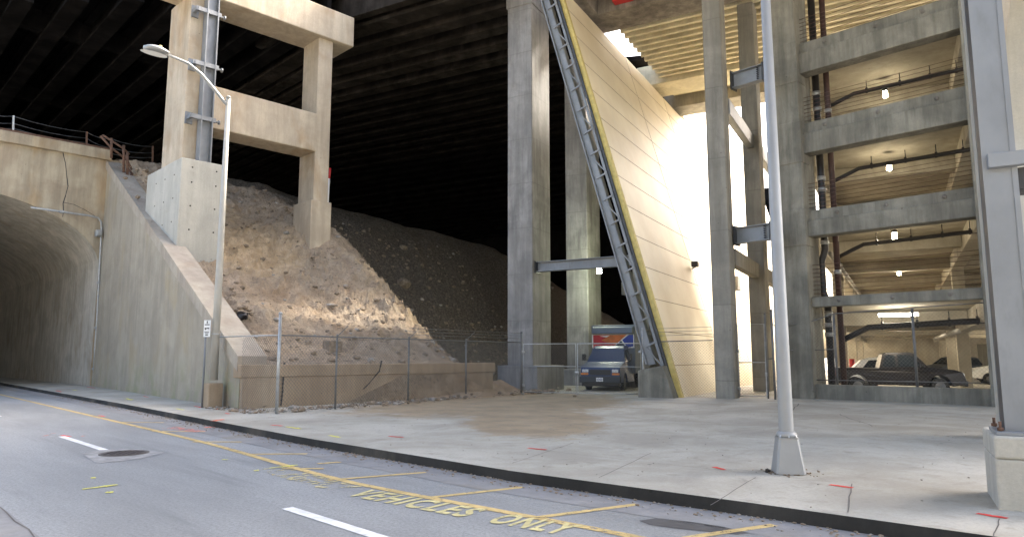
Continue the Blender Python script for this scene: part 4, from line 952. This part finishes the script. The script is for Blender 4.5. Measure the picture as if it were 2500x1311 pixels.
# ================================================================ lamps
t = thing('street_lamp', (-23.85, 9.66, 0), 'left street lamp with a curved arm, on a concrete base by the wing wall', 'street lamp')
lx, ly = -23.85, 9.66
m = MB(); m.tube([(lx, ly, .9), (lx, ly, 4), (lx, ly, 10.75)], [.135, .12, .075], 14); m.tube([(lx, ly, 10.75), (lx, ly, 10.82)], [.1, .05], 12); m.build('pole', 'beigepole', t)
m = MB(); m.tube([AX(560, 262, lx), AX(548, 250, lx), AX(520, 215, lx), AX(490, 180, lx), AX(460, 156, lx), AX(430, 143, lx), AX(405, 133, lx)], [.06, .058, .055, .052, .05, .045, .04], 10); m.build('arm', 'lampsteel', t)
a = AX(408, 134, lx); b = AX(350, 117, lx); d = (b - a)
vs = []; fs = []; m = MB(); nr = 9; ns = 14
for i in range(nr + 1):
    f = i / nr; c_ = a + d * f; w_ = (.10 + .24 * math.sin(math.pi * min(1, .12 + f * .80)) ** .7) if i not in (nr,) else .03; hh = .06 + .10 * math.sin(math.pi * min(1, f * .9 + .05))
    for k in range(ns): an = 2 * math.pi * k / ns; vs.append(c_ + Vector((w_ * math.cos(an), 0, hh * math.sin(an) * (.55 if math.sin(an) < 0 else 1))))
for i in range(nr):
    for k in range(ns): fs.append((i * ns + k, i * ns + (k + 1) % ns, (i + 1) * ns + (k + 1) % ns, (i + 1) * ns + k))
fs += [tuple(range(ns)), tuple(nr * ns + k for k in range(ns))]; m.add(vs, fs, 0, True); hd = m.build('lamp_head', 'lampsteel', t)
m = MB(); c_ = a + d * .55; m.add([c_ + d.normalized() * (.42 * math.cos(an)) + Vector((.2 * math.sin(an), 0, -.10 + .0)) for an in [k * math.pi / 10 for k in range(20)]], [tuple(range(20))]); m.build('lens', 'white', t)
m = MB(); c_ = a + d * .3 + Vector((0, 0, .14)); m.tube([c_, c_ + Vector((0, 0, .1))], .05, 8); m.build('photocell', 'yellowedge', t)
m = MB(); m.bevel_box(lx - .24, lx + .24, ly - .24, ly + .24, -.03, .80, .03); m.build('base', 'lowwall', t)
m = MB(); m.tube([(lx - .2, ly - .26, -.05), (lx - .2, ly - .26, 2.7)], .035, 8); m.build('conduit', 'steel', t)
t = thing('parking_sign', (lx - .02, ly - .2, 2.3), 'small white sign with dark symbols strapped to the left lamp post', 'sign')
sy = ly - .25; m = MB(MW); sc_ = Vector((lx - .03, sy, 2.62)); r_ = Vector((math.cos(R(35)), math.sin(R(35)), 0)); n_ = Vector((math.sin(R(35)), -math.cos(R(35)), 0))
def plate(mb, cx, cz, w_, h_, th, off): 
    c0 = sc_ + r_ * cx + Vector((0, 0, cz)) + n_ * off; mb.bar(c0 - r_ * w_ / 2, c0 + r_ * w_ / 2, th, h_)
m = MB(); plate(m, -.05, 0, .24, .56, .012, 0); m.build('plate', 'white', t)
m = MB()
plate(m, -.05, .21, .035, .09, .004, .009); plate(m, -.05, .13, .18, .03, .004, .009)
plate(m, -.10, .0, .07, .05, .004, .009); plate(m, -.01, .01, .09, .035, .004, .009); plate(m, -.10, -.035, .02, .02, .004, .009); plate(m, .02, -.03, .02, .02, .004, .009)
plate(m, -.05, -.11, .17, .022, .004, .009); plate(m, -.05, -.15, .13, .018, .004, .009); plate(m, -.05, -.21, .10, .04, .004, .009); m.build('symbols', 'black', t)
m = MB(); m.tube([(lx, ly, 2.42), (lx, ly, 2.46)], .14, 12); m.build('strap', 'galv', t)

rx, ry = -4.53, 10.22
t = thing('street_lamp', (rx, ry, 0), 'thick grey street lamp pole on a square metal base in the open pavement', 'street lamp')
m = MB(); m.tube([(rx, ry, .56), (rx, ry, .60), (rx, ry, 10.5)], [.106, .104, .058], 20); m.build('pole', 'lampsteel', t)
m = MB(); m.tube([(rx, ry, 10.5), (rx, ry - .8, 11.2), (rx, ry - 2.2, 11.5)], .05, 8); m.build('arm', 'lampsteel', t)
m = MB(MK.copy()); ang = R(36); Fm = Matrix.Translation((rx, ry, 0)) @ Matrix.Rotation(ang, 4, 'Z')
m = MB(Fm)
def frus(mb, w0, w1, z0, z1, c0=.03):
    p = []
    for w_, z in ((w0, z0), (w1, z1)):
        for sx, sy_ in ((-1, -1), (1, -1), (1, 1), (-1, 1)):
            for o1, o2 in (((c0, 0), (0, c0)) if sx * sy_ < 0 else ((0, c0), (c0, 0))): p.append((sx * (w_ - o1), sy_ * (w_ - o2), z))
    n_ = 8; mb.add(p, [tuple(range(n_))[::-1], tuple(range(n_, 16))] + [(i, (i + 1) % n_, n_ + (i + 1) % n_, n_ + i) for i in range(n_)])
frus(m, .205, .14, .015, .50); frus(m, .19, .19, -.01, .02); m.build('base', 'lampsteel', t)
m = MB(Fm); frus(m, .15, .15, .50, .515); m.tube([(0, 0, .515), (0, 0, .56), (0, 0, .6)], [.15, .15, .12], 16)
m.build('collar', 'lampsteel', t)
for k in range(8): m = MB(Fm); an = k * math.pi / 4; m.bar((.115 * math.cos(an), .115 * math.sin(an), .59), (.16 * math.cos(an), .16 * math.sin(an), .515), .02, .02); m.build('rib', 'galv', t)
m = MB(Fm); m.bar((.10, -.207, .1), (.10, -.197, .13), .04, .03)
m = MB()
for k in range(46):
    an = random.uniform(0, 6.28); d_ = random.uniform(.22, .42) if k < 30 else random.uniform(.3, .6); rock_mesh(m, (rx + d_ * math.cos(an), ry + d_ * math.sin(an) * .8, .008), random.uniform(.008, .022), k * .7, 1)
m.build('leaf_litter', 'rockb', None, kind='stuff', label='bits of litter round the base of the right lamp', category='litter')
m = MB(); rock_mesh(m, (rx - .24, ry - .16, .02), .045, 3, 1, 1.2); m.build('dark_debris', 'black', None, label='lump of dark debris at the foot of the right street lamp', category='debris')

# ================================================================ spray marks
def mark(px0, py0, px1, py1, mat, label, kind='arrow', z=.006, wd=.085):
    a, b = AZ(px0, py0, z), AZ(px1, py1, z); d = b - a; L = d.length; d = d.normalized(); n = Vector((-d.y, d.x, 0)); m = MB()
    pts = [a.lerp(b, i / 6) + n * random.uniform(-.012, .012) for i in range(7)]
    for i, (p, q) in enumerate(zip(pts, pts[1:])):
        w0, w1 = wd * random.uniform(.35, .6), wd * random.uniform(.35, .6); m.add([p - n * w0, q - n * w1, q + n * w1, p + n * w0], [(0, 1, 2, 3)])
    if kind == 'arrow':
        c_ = a.lerp(b, .62); s = L * .28; m.add([c_ - n * s * .5 + Vector((0, 0, .001)), c_ + d * s * .1 + Vector((0, 0, .001)), c_ + n * s * .45 + Vector((0, 0, .001)), c_ + d * s * 1.1 + Vector((0, 0, .001))], [(0, 1, 2, 3)])
        m.add([c_ - n * s * .55 + Vector((0, 0, .002)), c_ - n * s * .4 + d * .05 + Vector((0, 0, .002)), c_ + n * .03 + d * s + Vector((0, 0, .002)), c_ - n * .03 + d * s + Vector((0, 0, .002))], [(0, 1, 2, 3)])
    m.build('spray_mark', mat, None, label=label, category='paint mark')
mark(1742, 1139, 1770, 1146, 'redspray', 'red spray arrow on the pavement left of the right street lamp')
mark(2082, 1190, 2026, 1182, 'redspray', 'red spray arrow on the pavement right of the right street lamp')
mark(2385, 1252, 2460, 1264, 'redspray', 'red spray arrow on the pavement in front of the steel column pedestal')
mark(1288, 1093, 1334, 1097, 'redspray', 'red spray arrow on the pavement below the left gate leaf')
mark(948, 1064, 985, 1067, 'redspray', 'red spray arrow on the pavement below the middle of the long fence')
mark(662, 1037, 690, 1039, 'redspray', 'short red spray dash just in front of the fence end post', 'dash')
mark(697, 1041, 735, 1046, 'yellowspray', 'yellow spray arrow just right of the fence end post')
mark(805, 1062, 830, 1067, 'yellowspray', 'yellow spray arrow close to the kerb below the second fence post')
mark(524, 996, 534, 999, 'redspray', 'small red spray dot at the foot of the left street lamp', 'dash')
mark(550, 1008, 560, 1010, 'redspray', 'tiny red spray dot right of the left street lamp base', 'dash')
mark(212, 944, 232, 947, 'redspray', 'red spray mark at the foot of the portal conduit', 'dash')
mark(138, 953, 150, 956, 'redspray', 'red spray mark on the pavement in the tunnel mouth', 'dash')
mark(176, 951, 188, 953, 'yellowspray', 'yellow spray mark on the pavement in the tunnel mouth', 'dash')
mark(308, 972, 322, 976, 'yellowspray', 'yellow spray arrow on the pavement along the wing wall')
mark(350, 967, 362, 969, 'redspray', 'red spray mark on the pavement beside the yellow one along the wing wall', 'dash')
mark(475, 991, 492, 994, 'redspray', 'red spray mark on the pavement left of the left street lamp', 'dash')
mark(430, 997, 448, 1000, 'yellowspray', 'pale yellow spray mark on the pavement left of the left street lamp', 'dash')
mark(360, 1010, 382, 1011, 'pinkspray', 'pink spray mark in the gutter beside the kerb', 'dash', ZM + .002)
mark(520, 1027, 545, 1023, 'orangespray', 'orange spray splash on top of the kerb', 'dash', .012, .16)
mark(500, 1043, 530, 1041, 'orangespray', 'orange spray splash on the road below the kerb', 'dash', ZM + .002, .2)
mark(412, 1043, 490, 1053, 'pinkspray', 'wide faded red spray splash on the road beside the yellow line', 'dash', ZM + .003, .4)
mark(240, 1014, 256, 1016, 'redspray', 'small red spray mark on the yellow lane line', 'dash', ZM + .003)
mark(150, 1062, 172, 1065, 'redspray', 'red spray mark at the head of the white dash', 'dash', ZM + .003)
mark(190, 1067, 210, 1062, 'pinkspray', 'faded red spray mark right of the white dash', 'dash', ZM + .003)
mark(108, 1064, 135, 1056, 'pinkspray', 'faded red spray mark left of the white dash', 'dash', ZM + .003)
mark(200, 1193, 287, 1182, 'yellowspray', 'long yellow spray arrow in the middle of the road', 'arrow', ZM + .003, .06)
mark(221, 1166, 234, 1165, 'yellowspray', 'yellow spray dot above the long yellow arrow', 'dash', ZM + .003, .09)
mark(258, 1201, 277, 1200, 'yellowspray', 'yellow spray dot below the long yellow arrow', 'dash', ZM + .003, .09)
mark(658, 1142, 727, 1134, 'yellowspray', 'yellow spray arrow crossing the yellow lane line', 'arrow', ZM + .007, .06)
mark(620, 1148, 632, 1147, 'yellowspray', 'yellow spray dot left of the arrow on the lane line', 'dash', ZM + .006, .08)
mark(542, 1121, 556, 1121, 'yellowspray', 'yellow spray dot on the road between manhole and stencilled words', 'dash', ZM + .003, .06)
# gutter litter
m = MB()
for k in range(520):
    x = -40 + 41 * random.random() ** .7; y = kerb_y(x) - .04 - random.random() ** 2.2 * .5; rock_mesh(m, (x, y, RZ + .012), random.uniform(.006, .02), k * .7, 1, .5)
for k in range(260): x = random.uniform(-20, -2); y = random.uniform(8, 22); rock_mesh(m, (x, y, .008), random.uniform(.006, .018), k * .9, 1, .5)
m.build('litter', 'rockw', None, kind='stuff', label='pale grit and litter along the gutter', category='litter')
m = MB()
for k in range(900):
    x = -40 + 41 * random.random() ** .7; y = kerb_y(x) - .02 - random.random() ** 1.8 * .35; rock_mesh(m, (x, y, RZ + .012), random.uniform(.006, .03), k * .7, 1, .4)
m.build('gutter_dirt', 'rockb', None, kind='stuff', label='brown dirt and leaves along the gutter', category='dirt')

M['rimmetal'] = plain('grey_rim', (.16, .16, .16), .5, .5, .1, 4)
# ================================================================ vehicles
def body(mb, prof, hw, mi=0):
    """closed side profile (x, z) swept between two flanks whose half width is hw(x, z)"""
    n = len(prof); L = [(x, hw(x, z), z) for x, z in prof]; Rr = [(x, -hw(x, z), z) for x, z in prof]
    mb.add(L + Rr, [tuple(range(n)), tuple(range(n, 2 * n))[::-1]] + [(i, n + i, n + (i + 1) % n, (i + 1) % n) for i in range(n)], mi)
def arc(cx, cz, r, a0, a1, n=9): return [(cx + r * math.cos(R(a0 + (a1 - a0) * i / n)), cz + r * math.sin(R(a0 + (a1 - a0) * i / n))) for i in range(n + 1)]
def wheel(parent, F_, x, y, r=.36, wd=.22):
    sgn = 1 if y > 0 else -1
    m = MB(F_); m.tube([(x, y - wd / 2 * sgn, r), (x, y - wd * .42 * sgn, r), (x, y + wd * .42 * sgn, r), (x, y + wd / 2 * sgn, r)], [r * .93, r, r, r * .93], 28); w_ = m.build('wheel', 'rubber', parent)
    m = MB(F_); m.tube([(x, y + (wd / 2 - .01) * sgn, r), (x, y + (wd / 2 + .012) * sgn, r)], [r * .62, r * .55], 20)
    for k in range(5): an = k * 1.2566; m.bar((x, y + (wd / 2 + .014) * sgn, r), (x + r * .52 * math.cos(an), y + (wd / 2 + .014) * sgn, r + r * .52 * math.sin(an)), .05, .02)
    o = m.build('rim', 'rimmetal', parent); return w_
def side_pane(mb, pts, hw, off=.006, sides=(1, -1)):
    for s in sides: mb.add([(x, s * (hw(x, z) + off), z) for x, z in pts], [tuple(range(len(pts)))] )
# --- blue box truck, nose towards the street
vc = AZ(1492, 955, 0); vdir = R(45 - 8) ; ang = math.atan2(-math.cos(R(22)), math.sin(R(22))) - 0
fwd = Vector((math.sin(R(24)), -math.cos(R(24)), 0)); loc = Vector((vc.x, vc.y, 0)) - fwd * 1.0 + Vector((0, 0, 0)); loc += Vector((-.55, -.1, 0))
VF = Matrix.Translation((loc.x, loc.y, 0)) @ Matrix.Rotation(math.atan2(fwd.y, fwd.x), 4, 'Z') @ Matrix.Scale(1.06, 4)
t = thing('box_truck', (loc.x, loc.y, 0), 'blue box truck parked nose out behind the right leaf of the double gate', 'truck', None, math.atan2(fwd.y, fwd.x))
def hwv(x, z):
    k = .98 if z < 1.15 else .98 - (z - 1.15) * .24
    if x > .6: k -= (x - .6) * .12
    return k
pr_ = [(1.0, .42)] + [(1.04, .55), (1.06, .62), (1.05, .95), (1.0, 1.08), (.85, 1.17), (.0, 1.30), (-.12, 1.34), (-.75, 2.0), (-.95, 2.10), (-1.4, 2.14), (-2.1, 2.12), (-2.1, .35), (-.55, .35)] + arc(0, .38, .44, 180, 0, 9)[0:] + [(.5, .4)]
m = MB(VF); body(m, pr_, hwv); m.build('cab', 'bluecar', t, bevel=.03)
m = MB(VF)
def wp(x, y, z): return (x, y, z)
m.add([(-.16 + .008, -.80, 1.37), (-.16 + .008, .80, 1.37), (-.75 + .012, .70, 1.985), (-.75 + .012, -.70, 1.985)], [(0, 1, 2, 3)]); m.build('windshield', 'glass', t)
for sd_ in (1, -1): m = MB(VF); side_pane(m, [(-.35, 1.36), (-.78, 1.9), (-1.6, 1.95), (-1.6, 1.34)], hwv, .006, (sd_,)); m.build('side_window', 'glass', t)
m = MB(VF); m.bevel_box(.98, 1.16, -.98, .98, .38, .68, .04); m.build('bumper', 'greyplastic', t)
m = MB(VF); m.bevel_box(.62, 1.06, -.9, .9, .22, .42, .04); m.build('air_dam', 'black', t)
m = MB(VF); m.bevel_box(1.0, 1.075, -.50, .50, .74, .99, .01)
m.build('grille', 'black', t)
for z in (.79, .865, .94): m = MB(VF); m.bevel_box(1.07, 1.085, -.50, .50, z - .012, z + .012, .004); m.build('grille_bar', 'greyplastic', t)
for s in (1, -1):
    m = MB(VF); m.bevel_box(.97, 1.065, s * .71 - .15, s * .71 + .15, .86, 1.0, .015); m.build('headlight', 'lens', t)
    m = MB(VF); m.bevel_box(.96, 1.075, s * .74 - .18, s * .74 + .18, .74, .83, .015); m.build('indicator', 'amber', t)
    m = MB(VF); m.bevel_box(-.42, -.28, s * 1.13 - .1, s * 1.13 + .1, 1.4, 1.72, .03); m.bar((-.34, s * .88, 1.42), (-.34, s * 1.05, 1.45), .04, .04); m.build('mirror', 'black', t)
m = MB(VF); m.bevel_box(1.16, 1.175, -.16, .16, .45, .62, .005); pl_ = m.build('number_plate', 'white', t)
m = MB(VF)
for k in range(6): m.box(1.176, 1.179, -.125 + k * .043, -.10 + k * .043, .50, .56)
m.build('plate_characters', 'bluecar', t)
tx = words('GMC', -.13, .13, 0, .075, 'red', z=0, name='badge'); tx.parent = t
tx.rotation_euler = (R(90), 0, R(90)); tx.location = (1.089, 0, .83)
for x, y in ((0, .82), (0, -.82), (-4.0, .82), (-4.0, -.82)): wheel(t, VF, x, y, .37)
m = MB(VF); m.box(-5.4, -.3, -.4, .4, .35, .55); m.build('chassis', 'black', t)
m = MB(VF); m.bevel_box(-5.6, -1.75, -1.12, 1.12, .75, 3.18, .06); m.add([(-1.75, -1.1, 2.72), (-1.75, 1.1, 2.72), (-1.45, 1.02, 2.75), (-1.45, -1.02, 2.75), (-1.75, -1.1, 3.1), (-1.75, 1.1, 3.1), (-1.62, 1.0, 3.05), (-1.62, -1.0, 3.05)], [(3, 2, 1, 0), (4, 5, 6, 7), (0, 1, 5, 4), (1, 2, 6, 5), (2, 3, 7, 6), (3, 0, 4, 7)]); m.build('cargo_box', 'navybox', t)
gx = -1.742
def quad_(mb, pts, x): mb.add([(x, y, z) for y, z in pts], [tuple(range(len(pts)))])
M['orange'] = plain('orange_graphic', (.62, .16, .03)); M['bluegr'] = plain('blue_graphic', (.02, .05, .32)); M['redgr'] = plain('red_graphic', (.5, .02, .03)); M['darkgr'] = plain('dark_graphic', (.01, .02, .03))
# camera looks at the front: +y of the truck is on the viewer's right
sg = 1
m = MB(VF); quad_(m, [(-1.08, 2.02), (1.08, 2.02), (1.08, 2.72), (-1.08, 2.72)], gx); m.build('white_panel', 'white', t)
m = MB(VF); quad_(m, [(-1.02, 2.04), (-.05, 2.04), (.42, 2.42), (-1.02, 2.68)], gx + .004); quad_(m, [(-1.02, 2.6), (-1.02, 2.68), (.3, 2.68)], gx + .005); m.build('red_graphic', 'redgr', t)
m = MB(VF); quad_(m, [(.1, 2.18), (.72, 2.68), (-.1, 2.68), (-.6, 2.4)], gx + .007); m.build('orange_graphic', 'orange', t)
m = MB(VF); quad_(m, [(.0, 2.04), (.42, 2.38), (.68, 2.04)], gx + .009); m.build('dark_graphic', 'darkgr', t)
m = MB(VF); quad_(m, [(.48, 2.42), (.82, 2.68), (1.04, 2.68), (1.04, 2.10), (.74, 2.04)], gx + .009); m.build('blue_graphic', 'bluegr', t)

# --- dark pickup in the car park
p0, p1 = K(-2.45, 34.0), K(2.75, 35.6)
p0 = AZ(2036, 962, 0); p1 = AZ(2356, 962, 0); p0 = AY(2036, 900, 33.0); p1 = AY(2356, 900, 35.0); p0.z = p1.z = 0
fw = (p1 - p0).normalized(); ctr = (p0 + p1) / 2; Lc = (p1 - p0).length; sc = Lc / 5.6
left = Vector((-fw.y, fw.x, 0)); ctr += left * .7
PF = Matrix.Translation(ctr) @ Matrix.Rotation(math.atan2(fw.y, fw.x), 4, 'Z') @ Matrix.Diagonal((sc, 1, 1, 1))
t = thing('pickup_truck', ctr, 'dark pickup truck parked side-on in the ground level of the car park', 'pickup truck', None, math.atan2(fw.y, fw.x))
def hwp(x, z): return (.93 if z < 1.15 else .93 - (z - 1.15) * .30) - (max(0, x - 2.2) * .12)
wr = .47
prf = [(-2.8, .55), (-2.8, .75), (-2.76, 1.12), (-2.74, 1.20), (-.82, 1.17), (-.80, 1.20), (-.62, 1.80), (-.45, 1.87), (.55, 1.87), (.72, 1.82), (1.28, 1.24), (2.35, 1.12), (2.66, 1.02), (2.74, .85), (2.80, .72), (2.80, .5), (2.3, .42)]
prf += arc(1.72, .42, wr, 0, 180, 10) + [(.9, .42), (-1.0, .45)] + arc(-1.78, .42, wr, 0, 180, 10) + [(-2.6, .5)]
m = MB(PF); body(m, prf, hwp); m.build('body', 'darkcar', t, bevel=.025)
for sd_ in (1, -1): m = MB(PF); side_pane(m, [(-.66, 1.24), (-.52, 1.70), (-.42, 1.76), (-.10, 1.76), (-.10, 1.24)], hwp, .006, (sd_,)); m.build('rear_side_window', 'glass', t)
for sd_ in (1, -1): m = MB(PF); side_pane(m, [(.02, 1.24), (.02, 1.76), (.50, 1.76), (.66, 1.70), (1.05, 1.26)], hwp, .006, (sd_,)); m.build('front_side_window', 'glass', t)
m = MB(PF); m.add([(1.25, -.80, 1.28), (1.25, .80, 1.28), (.76, .68, 1.81), (.76, -.68, 1.81)], [(0, 1, 2, 3)]); m.build('windshield', 'glass', t)
m = MB(PF)
for x in (-.80, -.04, 1.12): side_pane(m, [(x, .5), (x + .014, .5), (x + .014, 1.22), (x, 1.22)], hwp, .004)
m.build('door_gaps', 'black', t)
for x in (.12, ): m = MB(PF); m.bevel_box(x, x + .16, -.955, -.93, 1.06, 1.10, .008); m.build('door_handle', 'greyplastic', t)
for s0 in (-.86, .60): m = MB(PF); m.bevel_box(2.62, 2.74, s0, s0 + .26, .78, .98, .03); m.build('headlight', 'lens', t)
m = MB(PF); m.bevel_box(2.72, 2.86, -.86, .86, .42, .66, .04); m.build('front_bumper', 'greyplastic', t); m = MB(PF); m.bevel_box(-2.9, -2.76, -.88, .88, .5, .68, .03); m.build('rear_bumper', 'chrome', t)
m = MB(PF); m.bevel_box(-2.815, -2.74, -.93, -.80, .82, 1.12, .02); m.build('tail_light', 'red', t)
m = MB(PF); m.bevel_box(.92, 1.08, -1.12, -.93, 1.2, 1.36, .03); m.build('mirror', 'black', t)
for x in (1.72, -1.78):
    for y in (.78, -.78): wheel(t, PF, x, y, .38)
# --- white cars behind
def white_car(c_, rot, label, s=1.0, mat='whitecar'):
    Fm = Matrix.Translation(c_) @ Matrix.Rotation(rot, 4, 'Z'); t = thing('parked_car', c_, label, 'car', None, rot)
    hw_ = lambda x, z: (.9 if z < .95 else .9 - (z - .95) * .38)
    pf = [(-2.25, .45), (-2.3, .8), (-2.2, 1.05), (-1.75, 1.5), (-1.3, 1.64), (0, 1.70), (.5, 1.62), (1.2, 1.12), (2.0, .98), (2.25, .8), (2.3, .45), (1.9, .35)] + arc(1.4, .34, .38, 0, 180, 8) + arc(-1.4, .34, .38, 0, 180, 8) + [(-1.9, .4)]
    m = MB(Fm); body(m, pf, hw_); m.build('body', mat, t, bevel=.03)
    for sd_ in (1, -1):
        m = MB(Fm); side_pane(m, [(-1.75, 1.08), (-1.4, 1.5), (-.1, 1.58), (-.1, 1.06)], hw_, .006, (sd_,)); m.build('rear_side_window', 'glass', t)
        m = MB(Fm); side_pane(m, [(0, 1.06), (0, 1.58), (.42, 1.54), (.98, 1.1)], hw_, .006, (sd_,)); m.build('front_side_window', 'glass', t)
    m = MB(Fm); m.add([(1.17, -.76, 1.16), (1.17, .76, 1.16), (.52, .62, 1.61), (.52, -.62, 1.61)], [(0, 1, 2, 3)]); m.build('windshield', 'glass', t)
    for s0 in (-.8, .5):
        m = MB(Fm); m.bevel_box(2.14, 2.3, s0, s0 + .3, .68, .84, .03); m.build('headlight', 'lens', t)
    for x in (1.4, -1.4):
        for y in (.78, -.78): wheel(t, Fm, x, y, .33)
    return t
q = AY(2190, 900, 38.5); white_car(Vector((q.x, q.y + .3, 0)), math.atan2(fw.y, fw.x), 'white car parked behind the dark pickup truck, its roof showing over it')
q = AY(2475, 900, 52); white_car(Vector((q.x, q.y, 0)), R(200), 'white car far back at the right end of the ground level')
q = AY(2330, 890, 60); white_car(Vector((q.x, q.y, 0)), R(240), 'distant grey car deep in the ground level, right of the pickup', 1, 'greyplastic')
